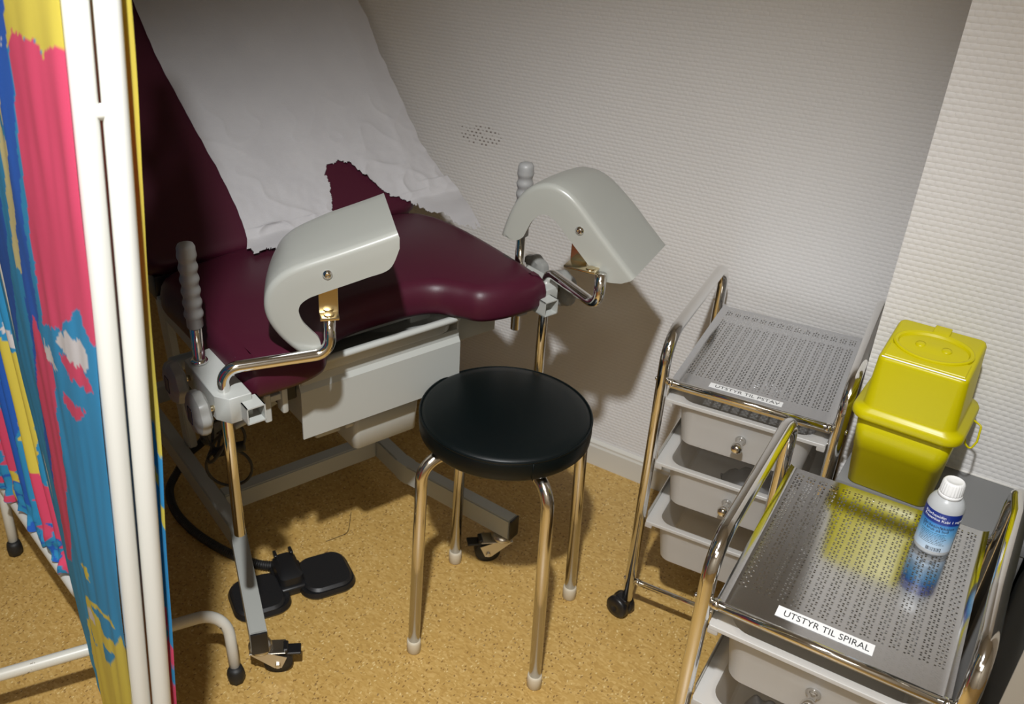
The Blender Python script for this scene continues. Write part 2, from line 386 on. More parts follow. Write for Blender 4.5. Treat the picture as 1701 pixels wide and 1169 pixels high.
# ------------------------------------------------------------------ stool
def make_stool():
    t = thing('round_stool', 'round stool with dark green vinyl seat and four chromed tube legs', 'stool', (-0.7035, 1.2545, 0))
    R, zt, zb = 0.160, 0.541, 0.494
    bm = bmesh.new()
    lathe(bm, [(0.01, zb - 0.004), (R - 0.02, zb - 0.004), (R - 0.006, zb), (R - 0.001, zb + 0.006), (R, zb + 0.02), (R - 0.0005, zt - 0.012), (R - 0.003, zt - 0.006), (R - 0.012, zt - 0.0015), (R - 0.03, zt + 0.001), (R * 0.6, zt + 0.004), (R * 0.3, zt + 0.005), (0.004, zt + 0.0052)], 96)
    seat = obj('seat', bm, M['teal_vinyl'], t)
    bm = bmesh.new()
    tube(bm, [Vector(((R - 0.002) * math.cos(a), (R - 0.002) * math.sin(a), zt - 0.006)) for a in [2 * PI * k / 96 for k in range(96)]], 0.0022, 8, closed=True)
    tube(bm, [Vector(((R + 0.0003) * math.cos(a), (R + 0.0003) * math.sin(a), z)) for a, z in [(math.radians(-41), zt - 0.008), (math.radians(-41), zb + 0.004)]], 0.0012, 6)
    obj('piping', bm, M['teal_vinyl'], seat)
    bm = bmesh.new(); lathe(bm, [(0.10, zb - 0.022), (0.108, zb - 0.02), (0.108, zb - 0.004), (0.10, zb - 0.004)], 48); obj('under_frame', bm, M['zinc'], t)
    for i, (fx, fy) in enumerate([(-0.544, 1.159), (-0.788, 1.085), (-0.603, 1.417), (-0.868, 1.357)]):
        d = Vector((fx + 0.7035, fy - 1.2545, 0)); d *= 0.985; n = d.normalized()
        top = n * (d.length - 0.014)
        pts = fillet([(n.x * 0.085, n.y * 0.085, 0.478), (top.x, top.y, 0.478), (d.x, d.y, 0.03)], 0.042, 12)
        bm = bmesh.new(); tube(bm, pts, 0.0118, 24); lg = obj('leg', bm, M['chrome_dull'], t)
        bm = bmesh.new(); lathe(bm, [(0.0125, 0.0), (0.0145, 0.002), (0.0145, 0.026), (0.0135, 0.031), (0.012, 0.032)], 24, Matrix.Translation((d.x, d.y, 0.0)))
        obj('rubber_foot', bm, M['cream_rubber'], lg)
    return t
make_stool()

# ------------------------------------------------------------------ trolleys
def text_mesh(txt, size, depth=0.0003, align='LEFT', spacing=1.0):
    c = bpy.data.curves.new('lettering', 'FONT'); c.body = txt; c.size = size; c.extrude = depth; c.align_x = align; c.space_character = spacing; c.resolution_u = 3
    o = bpy.data.objects.new('lettering', c); COL.objects.link(o)
    dg = bpy.context.evaluated_depsgraph_get(); me = bpy.data.meshes.new_from_object(o.evaluated_get(dg))
    bpy.data.objects.remove(o, do_unlink=True)
    b = bmesh.new(); b.from_mesh(me); bpy.data.meshes.remove(me); return b

def caster(parent, x, y, turn=1.25):
    X = Matrix.Translation((x, y, 0)) @ Matrix.Rotation(turn, 4, 'Z')
    bm = bmesh.new()
    lathe(bm, [(0.006, 0.030), (0.006, 0.062)], 12, X)
    box(bm, -0.011, 0.011, -0.006, 0.024, 0.022, 0.051, 0.006, 3, X)
    c = obj('caster', bm, M['black'], parent)
    for s in (-1, 1):
        bm = bmesh.new(); T = X @ Matrix.Translation((s * 0.0125, 0.013, 0.0245)) @ Matrix.Rotation(s * PI / 2, 4, 'Y')
        lathe(bm, [(0.020, -0.009), (0.0245, -0.006), (0.0245, 0.003), (0.022, 0.0065), (0.014, 0.0085), (0.006, 0.0088), (0.004, 0.006)], 32, T)
        obj('wheel', bm, M['black'], c)
    return c

def make_trolley(label, loc, rz, bent=False):
    t = thing('drawer_trolley', label, 'trolley', loc, rz, 'chromed drawer trolleys by the wall')
    yf, yb, zt, W = -0.030, 0.345, 0.684, 0.300
    for x in (0.0, W):
        bm = bmesh.new()
        pts = fillet([(x, yf, 0.052), (x, yf, zt), (x, yb, zt), (x, yb, 0.052)], [0, 0.055, 0.055, 0], 12)
        if bent and x > 0:
            q = []
            for p in pts: q.append(p)
            # a shallow kink half way along the grip
            q2 = fillet([(x, yf, 0.052), (x, yf, zt - 0.012), (x + 0.001, 0.10, zt - 0.004), (x + 0.006, 0.26, zt + 0.002), (x + 0.002, yb, zt - 0.006), (x, yb, 0.052)], [0, 0.05, 0.05, 0.008, 0.045, 0], 12)
            pts = q2
        tube(bm, pts, 0.0105, 24); f = obj('side_frame', bm, M['chrome'], t)
    for (y, z, r) in ((yf, 0.596, 0.0065), (yf, 0.105, 0.006), (yb, 0.105, 0.006), (yb, 0.572, 0.006)):
        bm = bmesh.new(); tube(bm, [(0.006, y, z), (W - 0.006, y, z)], r, 16)
        for x in (0.016, W - 0.016): tube(bm, [(x - 0.004, y, z), (x + 0.004, y, z)], r + 0.0012, 16)
        obj('cross_rail', bm, M['chrome'], t)
    for x, s in ((0.0, -1), (W, 1)):
        for y in (yf, yb):
            for z in (0.596, 0.105):
                bm = bmesh.new(); lathe(bm, [(0.0035, 0), (0.0045, 0.0008), (0.003, 0.003), (0.001, 0.0036)], 12, Matrix.Translation((x + s * 0.0100, y, z)) @ Matrix.Rotation(s * PI / 2, 4, 'Y'))
                obj('bolt', bm, M['chrome'], t)
    # tray: flat sheet with a soft upturned rim at the sides and back
    bm = bmesh.new(); x0, x1, y0, y1, zz = 0.0125, W - 0.0125, -0.0225, 0.340, 0.5885
    NX, NY = 40, 40; g = []
    for j in range(NY + 1):
        row = []
        for i in range(NX + 1):
            u, v = i / NX, j / NY
            u = 0.5 - 0.5 * math.cos(PI * u) * (1 if True else 0); v = 0.5 - 0.5 * math.cos(PI * v)
            x, y = x0 + (x1 - x0) * u, y0 + (y1 - y0) * v
            e = min(x - x0, x1 - x); k = max(0, 1 - e / 0.011)
            row.append(bm.verts.new((x, y, zz + 0.0045 * k * k)))
        g.append(row)
    for j in range(NY):
        for i in range(NX): bm.faces.new((g[j][i], g[j][i + 1], g[j + 1][i + 1], g[j + 1][i]))
    tr = obj('tray', bm, M['tray'], t)
    bm = bmesh.new(); box(bm, x0, x1, y0 - 0.0005, y0 + 0.0008, zz - 0.009, zz); obj('tray_lip', bm, M['zinc'], tr)
    # drawers
    for z1 in (0.562, 0.418, 0.272):
        for sx in (0, 1):
            bm = bmesh.new(); xa = 0.0105 if sx == 0 else W - 0.0225
            box(bm, xa, xa + 0.012, -0.02, 0.335, z1 - 0.0065, z1 - 0.0035, 0.0005, 1)
            box(bm, xa if sx == 0 else xa + 0.0105, xa + 0.0015 if sx == 0 else xa + 0.012, -0.02, 0.335, z1 - 0.0065, z1 + 0.012)
            obj('runner', bm, M['zinc'], t)
        bm = bmesh.new(); n = 8; th = 0.0022
        def ring(x0, x1, y0, y1, r, z): return rrect(x0, x1, y0, y1, r, z, n)
        rings = [ring(0.047, 0.253, -0.012, 0.300, 0.020, z1 - 0.098), ring(0.043, 0.257, -0.017, 0.304, 0.024, z1 - 0.094), ring(0.031, 0.269, -0.026, 0.314, 0.030, z1 - 0.006),
                 ring(0.030, 0.270, -0.027, 0.315, 0.030, z1 - 0.003)]
        loft(bm, rings + [ring(0.0125, W - 0.0125, -0.036, 0.322, 0.006, z1 - 0.0028), ring(0.0125, W - 0.0125, -0.036, 0.322, 0.006, z1),
                          ring(0.034, 0.266, -0.023, 0.311, 0.028, z1), ring(0.034, 0.266, -0.022, 0.310, 0.028, z1 - 0.004),
                          ring(0.046, 0.254, -0.014, 0.301, 0.022, z1 - 0.092), ring(0.050, 0.250, -0.010, 0.297, 0.020, z1 - 0.0955)], True, True)
        for xa in (0.0125, W - 0.0265): box(bm, xa, xa + 0.014, -0.0362, -0.030, z1 - 0.014, z1 - 0.0025, 0.002, 2)
        box(bm, 0.014, W - 0.014, -0.0368, -0.0345, z1 - 0.0055, z1 + 0.0018, 0.0008, 1)
        dr = obj('drawer', bm, M['frost'], t)
        bm = bmesh.new(); T = Matrix.Translation((0.152, -0.0225, z1 - 0.048)) @ Matrix.Rotation(PI / 2, 4, 'X')
        lathe(bm, [(0.0085, 0.0), (0.0095, 0.001), (0.0055, 0.004), (0.0045, 0.012), (0.0045, 0.016), (0.0075, 0.018), (0.0098, 0.022), (0.0105, 0.027), (0.0098, 0.032), (0.0072, 0.036), (0.003, 0.038)], 28, T)
        obj('knob', bm, M['chrome'], dr)
    for x in (0.0, W):
        for y in (yf, yb): caster(t, x, y)
    return t

def label_strip(tray_trolley, x, y, w, h, txt, label):
    """adhesive label on the tray, lettering as its child"""
    root = thing('label_strip', label, 'label', tray_trolley.location + Matrix.Rotation(tray_trolley.rotation_euler[2], 3, 'Z') @ Vector((x, y, 0.5888)), tray_trolley.rotation_euler[2])
    bm = bmesh.new(); box(bm, 0, w, 0, h, 0, 0.0004, 0.0001, 1); obj('tape', bm, M['label'], root)
    b = text_mesh(txt, 0.0125, 0.00008); xs = [v.co.x for v in b.verts]; ys = [v.co.y for v in b.verts]
    sx = w * 0.88 / (max(xs) - min(xs)); sy = h * 0.56 / (max(ys) - min(ys))
    for v in b.verts: v.co = Vector(((v.co.x - min(xs)) * sx + w * 0.08, (v.co.y - min(ys)) * sy + h * 0.22, 0.0005 + (0.0001 if v.co.z > 0 else 0)))
    obj('lettering', b, M['ink'], root, smooth=False)

T1 = make_trolley('drawer trolley behind, close to the wall, whose label reads UTSTYR TIL PSTAV', (-0.487, 1.467, 0), math.radians(5))
T2 = make_trolley('drawer trolley in front, carrying the small white capped bottle', (-0.222, 0.987, 0), math.radians(2), bent=True)
label_strip(T1, 0.075, 0.003, 0.127, 0.0165, 'UTSTYR TIL PSTAV', 'white label reading UTSTYR TIL PSTAV on the rear trolley tray')
label_strip(T2, 0.082, 0.003, 0.117, 0.0205, 'UTSTYR TIL SPIRAL', 'white label reading UTSTYR TIL SPIRAL on the front trolley tray')

# things lying in the drawers
def in_trolley(T, x, y, z): return T.location + Matrix.Rotation(T.rotation_euler[2], 3, 'Z') @ Vector((x, y, z))
def packet(name, T, x, y, z, w, d, h, m, rz, label, cat, crumple=0.0, seed=0):
    bm = bmesh.new(); nx, ny = 18, 12; top = []; bot = []
    for j in range(ny + 1):
        a, b = [], []
        for i in range(nx + 1):
            u, v = i / nx - .5, j / ny - .5
            k = (1 - (2 * abs(u)) ** 4) * (1 - (2 * abs(v)) ** 4)
            nn = mnoise.noise(Vector((u * 6 + seed, v * 6, seed))) * crumple
            a.append(bm.verts.new((u * w, v * d, 0.0008 + h * k + nn * k))); b.append(bm.verts.new((u * w, v * d, 0)))
        top.append(a); bot.append(b)
    for j in range(ny):
        for i in range(nx):
            bm.faces.new((top[j][i], top[j][i + 1], top[j + 1][i + 1], top[j + 1][i])); bm.faces.new((bot[j + 1][i], bot[j + 1][i + 1], bot[j][i + 1], bot[j][i]))
    for i in range(nx): bm.faces.new((bot[0][i], bot[0][i + 1], top[0][i + 1], top[0][i])); bm.faces.new((top[ny][i], top[ny][i + 1], bot[ny][i + 1], bot[ny][i]))
    for j in range(ny): bm.faces.new((top[j][0], top[j + 1][0], bot[j + 1][0], bot[j][0])); bm.faces.new((bot[j][nx], bot[j + 1][nx], top[j + 1][nx], top[j][nx]))
    o = obj(name, bm, m, label=label, cat=cat); o.location = in_trolley(T, x, y, z); o.rotation_euler = (0, 0, T.rotation_euler[2] + rz); return o
zd = 0.418 - 0.0953
packet('plastic_bag', T1, 0.175, 0.085, zd, 0.105, 0.12, 0.045, M['bag'], 0.3, 'clear crumpled plastic bag in the middle drawer of the rear trolley', 'bag', 0.02, 3)
packet('instrument_packet', T1, 0.150, 0.225, 0.562 - 0.0953, 0.17, 0.12, 0.060, M['packet'], 0.1, 'grey packet in the top drawer of the rear trolley', 'packet', 0.01, 5)
packet('foil_packet', T2, 0.100, 0.035, zd, 0.075, 0.075, 0.066, M['packet'], 0.05, 'grey foil packet at the left of the front trolley second drawer', 'packet', 0.01, 7)
packet('foil_packet', T2, 0.166, 0.060, zd, 0.05, 0.11, 0.062, M['packet'], 0.0, 'grey foil packet beside the navy box in the front trolley second drawer', 'packet', 0.008, 11)
bm = bmesh.new(); box(bm, -0.022, 0.022, -0.042, 0.042, 0, 0.058, 0.001, 1)
o = obj('navy_box', bm, M['navy_card'], label='navy box in the second drawer of the front trolley', cat='box'); o.location = in_trolley(T2, 0.222, 0.045, zd); o.rotation_euler = (0, 0, T2.rotation_euler[2])

# ------------------------------------------------------------------ sharps container
sc = thing('sharps_container', 'yellow plastic sharps container with oval flap lid on the low cabinet', 'container', (-0.0901, 1.4587, 0.538), math.radians(-2)); sc.scale = (0.974, 0.974, 0.974)
def RR(hx, y0, y1, r, z): return rrect(-hx, hx, y0, y1, r, z, 8)
bm = bmesh.new(); loft(bm, [RR(.058, -.044, .058, .014, 0.0), RR(.061, -.047, .061, .016, .003), RR(.0655, -.055, .066, .017, .075), RR(.0662, -.0556, .0665, .017, .0755), RR(.070, -.067, .069, .018, .146)])
obj('tub', bm, M['yellow'], sc)
bm = bmesh.new(); top = []
rs = [RR(.071, -.068, .069, .020, .140), RR(.077, -.074, .074, .024, .140), RR(.080, -.077, .077, .026, .144), RR(.080, -.077, .077, .026, .153), RR(.0775, -.0745, .0745, .025, .158), RR(.069, -.069, .066, .020, .161), RR(.067, -.0685, .062, .018, .165)]
for hx, y0, y1, r, z in ((.0625, -.0735, .046, .012, .250), (.0605, -.0730, .044, .010, .2545), (.0575, -.070, .041, .008, .256)):
    rs.append([Vector((p.x, p.y, p.z + (p.y + .073) * .16)) for p in RR(hx, y0, y1, r, z)])
loft(bm, rs); lid = obj('lid', bm, M['yellow'], sc)
def slope(bm_):
    for v in bm_.verts: v.co.z += (v.co.y + .073) * .16
bm = bmesh.new()
def ell(a, b, z, n=48, cy=-0.016): return [Vector((a * math.cos(2 * PI * k / n), cy + b * math.sin(2 * PI * k / n), z)) for k in range(n)]
loft(bm, [ell(.056, .038, .2545), ell(.056, .038, .260), ell(.054, .036, .2612), ell(.050, .032, .2602), ell(.048, .030, .2570), ell(.040, .023, .2572), ell(.018, .010, .2586), ell(.008, .005, .2594)])
box(bm, -0.056, 0.056, -0.066, -0.032, .2555, .2582, 0.001, 1)
box(bm, -0.012, 0.012, 0.022, 0.044, .2560, .2600, 0.002, 2)
for xx in (-0.018, 0.018): lathe(bm, [(0.008, .2570), (0.007, .2598), (0.0035, .2608)], 20, Matrix.Translation((xx, -0.016, 0)))
slope(bm); obj('oval_flap', bm, M['yellow'], lid)
bm = bmesh.new(); tube(bm, fillet([(0.077, 0.02, .150), (0.092, 0.015, .145), (0.094, 0.005, .122), (0.089, 0.0, .107), (0.080, 0.0, .115), (0.074, 0.0, .138)], 0.005, 5), 0.0016, 8); obj('handle', bm, M['yellow'], sc)
bm = bmesh.new(); box(bm, -0.0575, 0.0575, -0.0715, -0.0700, .2562, .2580, 0.0004, 1); slope(bm); obj('hinge_strip', bm, M['cap'], lid)

# ------------------------------------------------------------------ bottle on front trolley
bt = thing('bottle', 'small milky plastic bottle with white ribbed cap and blue label', 'bottle', (-0.0065, 1.2585, 0.5890), 0)
bm = bmesh.new(); Rb = 0.0232
lathe(bm, [(0.018, 0.0), (Rb - 0.001, 0.0006), (Rb, 0.004), (Rb, 0.074), (Rb - 0.001, 0.080), (Rb - 0.004, 0.0865), (0.0155, 0.0905), (0.0125, 0.0925), (0.0125, 0.098)], 64)
obj('flask', bm, M['bottle'], bt)
bm = bmesh.new(); n = 96; rings = []
lathe(bm, [(0.0150, 0.0915), (0.0150, 0.0955), (0.0142, 0.0965)], 64)
for r, z, k in ((0.0143, 0.0965, 1), (0.0145, 0.0985, 1), (0.0138, 0.113, 1), (0.0125, 0.1155, .4), (0.0105, 0.1165, 0), (0.010, 0.1160, 0), (0.002, 0.1160, 0)):
    rings.append([Vector(((r - 0.0006 * k * (1 if (i // 2) % 2 else 0)) * math.cos(2 * PI * i / n), (r - 0.0006 * k * (1 if (i // 2) % 2 else 0)) * math.sin(2 * PI * i / n), z)) for i in range(n)])
loft(bm, rings); obj('cap', bm, M['cap'], bt)
# printed label: patch of the cylinder, facing az0
az0 = math.radians(-100); RL = Rb + 0.00025; wid = 0.066
def wrap(x, z, off=0.0):
    a = az0 + x / Rb; return Vector(((RL + off) * math.cos(a), (RL + off) * math.sin(a), z))
def label_mat():
    m = mat('printed_bottle_label', (0.1, 0.3, 0.6), 0.35); q = NB(m); s = q.n('ShaderNodeSeparateXYZ'); q.l(q.obj(), s.inputs[0])
    q.base(q.ramp(q.m_('DIVIDE', s.outputs[2], 0.09), [(0.0, (0.55, 0.60, 0.66)), (0.20, (0.42, 0.55, 0.68)), (0.42, (0.12, 0.36, 0.62)), (0.60, (0.035, 0.20, 0.50)), (0.6201, (0.010, 0.030, 0.22)), (1.0, (0.008, 0.022, 0.20))])); return m
bm = bmesh.new(); N = 48; lo, hi = 0.008, 0.0735; rs = []
for z in [lo, lo + .02, lo + .04, lo + .055, hi]: rs.append([wrap(-wid / 2 + wid * k / N, z) for k in range(N + 1)])
loft(bm, rs, False, False, close=False); lb = obj('label', bm, label_mat(), bt)
def put_text(txt, x, z, size, mt, name='lettering', bold=0.0):
    b = text_mesh(txt, size, 0.00005)
    bmesh.ops.subdivide_edges(b, edges=[e for e in b.edges if e.calc_length() > 0.0015], cuts=2)
    for v in b.verts:
        v.co = wrap(x + v.co.x, z + v.co.y, 0.00012 + (0.0001 if v.co.z > 0 else 0))
    bmesh.ops.recalc_face_normals(b, faces=b.faces)
    return obj(name, b, mt, lb, smooth=False)
put_text('Klorhexidin', -0.019, 0.0655, 0.0062, M['white_ink'])
put_text('Fresenius Kabi 1 mg/ml', -0.019, 0.0598, 0.0060, M['white_ink'])
put_text('S\u00e5rdesinfeksjon', -0.017, 0.0478, 0.0068, M['ink'])
put_text('Til bruk p\u00e5 hud', -0.017, 0.0425, 0.0058, M['ink'])
bm = bmesh.new()
random.seed(9)
for k in range(8):
    z = 0.0385 - k * 0.0026; x = -0.016
    while x < 0.016:
        w = random.uniform(0.0012, 0.004)
        rs = [[wrap(x + w * i / 3, zz, 0.00015) for i in range(4)] for zz in (z, z + 0.0007)]
        loft(bm, rs, False, False, close=False); x += w + 0.0007
x = -0.002
while x < 0.016:
    w = random.choice((0.0004, 0.0006, 0.0010)); rs = [[wrap(x, zz, 0.00015), wrap(x + w, zz, 0.00015)] for zz in (0.009, 0.0152)]
    loft(bm, rs, False, False, close=False); x += w + random.choice((0.0004, 0.0008))
obj('fine_print', bm, M['ink'], lb, smooth=False)

# ------------------------------------------------------------------ examination chair (local frame: x forward, y towards the wall)
b0 = math.radians(-20.5)
E1 = Vector((math.cos(b0), math.sin(b0), 0)); E2 = Vector((-math.sin(b0), math.cos(b0), 0))
CO = E1 * -1.25 + E2 * 0.76
chair = thing('examination_chair', 'gynaecological examination chair with maroon vinyl cushions and grey castor base', 'chair', CO, b0)
def L(u, v, z): return Vector((u + 1.25, v - 0.76, z))

# seat cushion
out = [(0.055, -0.308), (0.078, -0.290), (0.081, -0.255), (0.080, -0.205), (0.066, -0.160), (0.040, -0.138), (0.000, -0.108), (-0.018, -0.060), (-0.022, 0.0), (-0.020, 0.06), (-0.006, 0.112), (0.030, 0.142), (0.064, 0.165), (0.080, 0.205), (0.084, 0.255), (0.080, 0.300), (0.056, 0.320),
       (-0.10, 0.330), (-0.22, 0.328), (-0.30, 0.312), (-0.350, 0.265), (-0.370, 0.12), (-0.370, -0.10), (-0.356, -0.20), (-0.338, -0.275), (-0.300, -0.312), (-0.2, -0.312)]
pts = catmull([Vector((x, y, 0)) for x, y in out + [out[0]]], 5)[:-1]
def inset(ps, d):
    n = len(ps); r = []
    for i in range(n):
        t = (ps[(i + 1) % n] - ps[i - 1]).normalized(); nn = Vector((-t.y, t.x, 0)); r.append(ps[i] + nn * d)
    return r
bm = bmesh.new()
rings = [[p + Vector((0, 0, z)) for p in inset(pts, d)] for d, z in ((0.010, 0.682), (0.003, 0.684), (0.0, 0.692), (0.0, 0.712), (0.003, 0.726), (0.009, 0.737), (0.018, 0.744), (0.030, 0.7475))]
vr = loft(bm, rings, True, False)
f = bm.faces.new(vr[-1]); bmesh.ops.triangulate(bm, faces=[f])
seat = obj('seat_cushion', bm, M['maroon'], chair, ang=60)

# backrest, reclined 45 degrees
be = math.radians(45)
def back(v, s, h):  # v across (world v), s up the slope, h off the surface
    u = -1.6 - s * math.cos(be) + h * math.sin(be); z = 0.75 + s * math.sin(be) + h * math.cos(be); return L(u, v, z)
bm = bmesh.new(); R1 = lambda i, h, r: [(p.x, p.y, h) for p in rrect(0.44 + i, 1.08 - i, -0.008 + i, 0.80 - i, r, 0, 8)]
rings = []
for i, h, r in ((0.012, -0.060, 0.04), (0.003, -0.057, 0.05), (0.0, -0.048, 0.05), (0.0, -0.016, 0.05), (0.004, -0.007, 0.05), (0.012, -0.001, 0.045), (0.03, 0.0, 0.035), (0.10, 0.001, 0.02)):
    rings.append([back(a, b_, c) for a, b_, c in R1(i, h, r)])
loft(bm, rings); bmesh.ops.recalc_face_normals(bm, faces=bm.faces); obj('backrest_cushion', bm, M['maroon'], chair, ang=60)
bm = bmesh.new()
for v in (0.55, 0.97):
    tube(bm, [back(v, -0.02, -0.085), back(v, 0.7, -0.085)], 0.014, 12)
    tube(bm, [back(v, 0.1, -0.085), back(v, 0.1, -0.055)], 0.012, 12)
obj('backrest_frame', bm, M['coat'], chair)

# seat frame and underside
bm = bmesh.new()
for y in (-0.292, 0.292): box(bm, -0.33, 0.04, y - 0.012, y + 0.012, 0.650, 0.683, 0.003, 2)
box(bm, -0.37, -0.34, -0.30, 0.30, 0.650, 0.681, 0.003, 2); box(bm, -0.10, -0.06, -0.30, 0.30, 0.655, 0.681, 0.003, 2)
obj('seat_frame', bm, M['coat'], chair)
bm = bmesh.new(); box(bm, -0.430, -0.366, -0.300, 0.300, 0.668, 0.722, 0.004, 2); obj('gap_shade_board', bm, M['black'], chair)  # added black board, stands in for the shade between seat and backrest
for s in (-1, 1):
    bm = bmesh.new(); prism(bm, [(-0.38, 0.682), (-0.40, 0.60), (-0.30, 0.58), (-0.14, 0.655), (-0.12, 0.682)], 'y', s * 0.262 - 0.004, s * 0.262 + 0.004)
    obj('side_bracket', bm, M['coat'], chair)
bm = bmesh.new(); box(bm, -0.36, -0.10, -0.10, 0.12, 0.42, 0.652, 0.006, 2); obj('lift_housing', bm, M['coat'], chair)
bm = bmesh.new(); box(bm, -0.08, -0.065, 0.10, 0.31, 0.565, 0.655, 0.002, 1); obj('cross_plate', bm, M['coat'], chair)
bm = bmesh.new()
tube(bm, [(-0.30, -0.31, 0.56), (-0.30, 0.31, 0.56)], 0.016, 16); obj('cross_shaft', bm, M['coat'], chair)

# waste basin and its front shield
bm = bmesh.new(); u0 = -0.003
prism(bm, [(u0 - 0.0, 0.508), (u0, 0.608), (u0 - 0.006, 0.618), (u0 - 0.006, 0.634), (u0 - 0.009, 0.634), (u0 - 0.009, 0.617), (u0 - 0.003, 0.607), (u0 - 0.003, 0.508)], 'y', -0.172, 0.175)
obj('front_shield', bm, M['coat_light'], chair, ang=25)
for y in (-0.170, 0.171):
    bm = bmesh.new(); box(bm, -0.13, u0 - 0.006, y, y + 0.004, 0.600, 0.684, 0.001, 1); obj('basin_bracket', bm, M['coat_light'], chair)
bm = bmesh.new()
loft(bm, [rrect(-0.20, -0.006, -0.150, 0.148, .02, .636, 6), rrect(-0.20, 0.0, -0.155, 0.153, .02, .642, 6), rrect(-0.21, 0.004, -0.158, 0.158, .02, .664, 6), rrect(-0.215, 0.020, -0.166, 0.166, .02, .668, 6), rrect(-0.215, 0.022, -0.167, 0.167, .02, .678, 6),
          rrect(-0.21, 0.010, -0.158, 0.158, .02, .679, 6), rrect(-0.20, 0.002, -0.152, 0.152, .02, .668, 6), rrect(-0.19, -0.008, -0.146, 0.144, .02, .642, 6)])
obj('basin', bm, M['coat_light'], chair)
bm = bmesh.new(); loft(bm, [rrect(-0.13, -0.045, -0.040, 0.095, .010, .408, 5), rrect(-0.135, -0.040, -0.045, 0.100, .012, .412, 5), rrect(-0.135, -0.030, -0.048, 0.103, .012, .52, 5)])
obj('motor_box', bm, M['coat_light'], chair)
bm = bmesh.new(); tube(bm, [(-0.05, -0.062, 0.475), (-0.05, -0.042, 0.475)], 0.010, 16); obj('hose_nozzle', bm, M['coat_light'], chair)
bm = bmesh.new(); box(bm, -0.045, -0.010, -0.215, -0.176, 0.595, 0.640, 0.003, 1); obj('latch_block', bm, M['black'], chair)
bm = bmesh.new()
box(bm, 0.02, 0.045, -0.230, -0.218, 0.612, 0.684, 0.004, 2); box(bm, 0.028, 0.04, -0.272, -0.228, 0.640, 0.652, 0.001, 1); box(bm, 0.03, 0.045, -0.262, -0.250, 0.605, 0.660, 0.002, 1)
tube(bm, [(0.036, -0.315, 0.614), (0.036, -0.262, 0.624)], 0.0055, 10)
obj('hanger_bracket', bm, M['coat_light'], chair)

# base
def bar(bm, pts, w, h, cap=True):
    pts = [Vector(p) for p in pts]; rings = []
    for i, p in enumerate(pts):
        t = (pts[min(i + 1, len(pts) - 1)] - pts[max(i - 1, 0)]).normalized(); n = Vector((-t.y, t.x, 0))
        if n.length < 0.1: n = Vector((0, 1, 0))
        n.normalize(); up = t.cross(n) * -1
        if up.z < 0: up = -up
        rings.append([p + n * (w / 2 * a) + up * (h / 2 * b) for a, b in ((-1, -1), (1, -1), (1, 1), (-1, 1))])
    loft(bm, rings); bmesh.ops.recalc_face_normals(bm, faces=bm.faces)
    bmesh.ops.bevel(bm, geom=[e for e in bm.edges if e.calc_length() > 0.008 and e.calc_face_angle(0) > 1.2], offset=0.003, segments=2, affect='EDGES')
def base_rail(s):
    p = [Vector((-0.95, s * 0.222, 0.103)), Vector((-0.27, s * 0.222, 0.103)), Vector((0.036, s * 0.312, 0.103))]
    bm = bmesh.new(); bar(bm, fillet(p, 0.12, 6), 0.034, 0.054); r = obj('base_rail', bm, M['coat'], chair)
    d = (p[2] - p[1]).normalized(); T = Matrix.Translation(p[2]) @ Matrix.Rotation(math.atan2(d.y, d.x), 4, 'Z')
    bm = bmesh.new(); box(bm, -0.001, 0.0035, -0.0165, 0.0165, -0.0265, 0.0265, 0.0015, 2, T); obj('end_cap', bm, M['black'], r)
for s in (-1, 1): base_rail(s)
bm = bmesh.new(); bar(bm, [(-0.40, -0.205, 0.103), (-0.40, 0.205, 0.103)], 0.036, 0.050); obj('base_cross_rail', bm, M['coat'], chair)
bm = bmesh.new(); bar(bm, [(-0.93, -0.205, 0.103), (-0.93, 0.205, 0.103)], 0.036, 0.050); obj('base_cross_rail', bm, M['coat'], chair)
for s in (-1, 1):
    bm = bmesh.new(); bar(bm, [(-0.62, s * 0.195, 0.125), (-0.70, s * 0.195, 0.56)], 0.022, 0.045); obj('lift_post', bm, M['coat'], chair)
    bm = bmesh.new(); bar(bm, [(-0.72, s * 0.165, 0.55), (-0.30, s * 0.165, 0.60)], 0.020, 0.045); obj('lift_arm', bm, M['coat'], chair)
bm = bmesh.new(); tube(bm, [(-0.62, -0.15, 0.13), (-0.28, -0.02, 0.46)], 0.022, 16); obj('actuator', bm, M['coat'], chair)

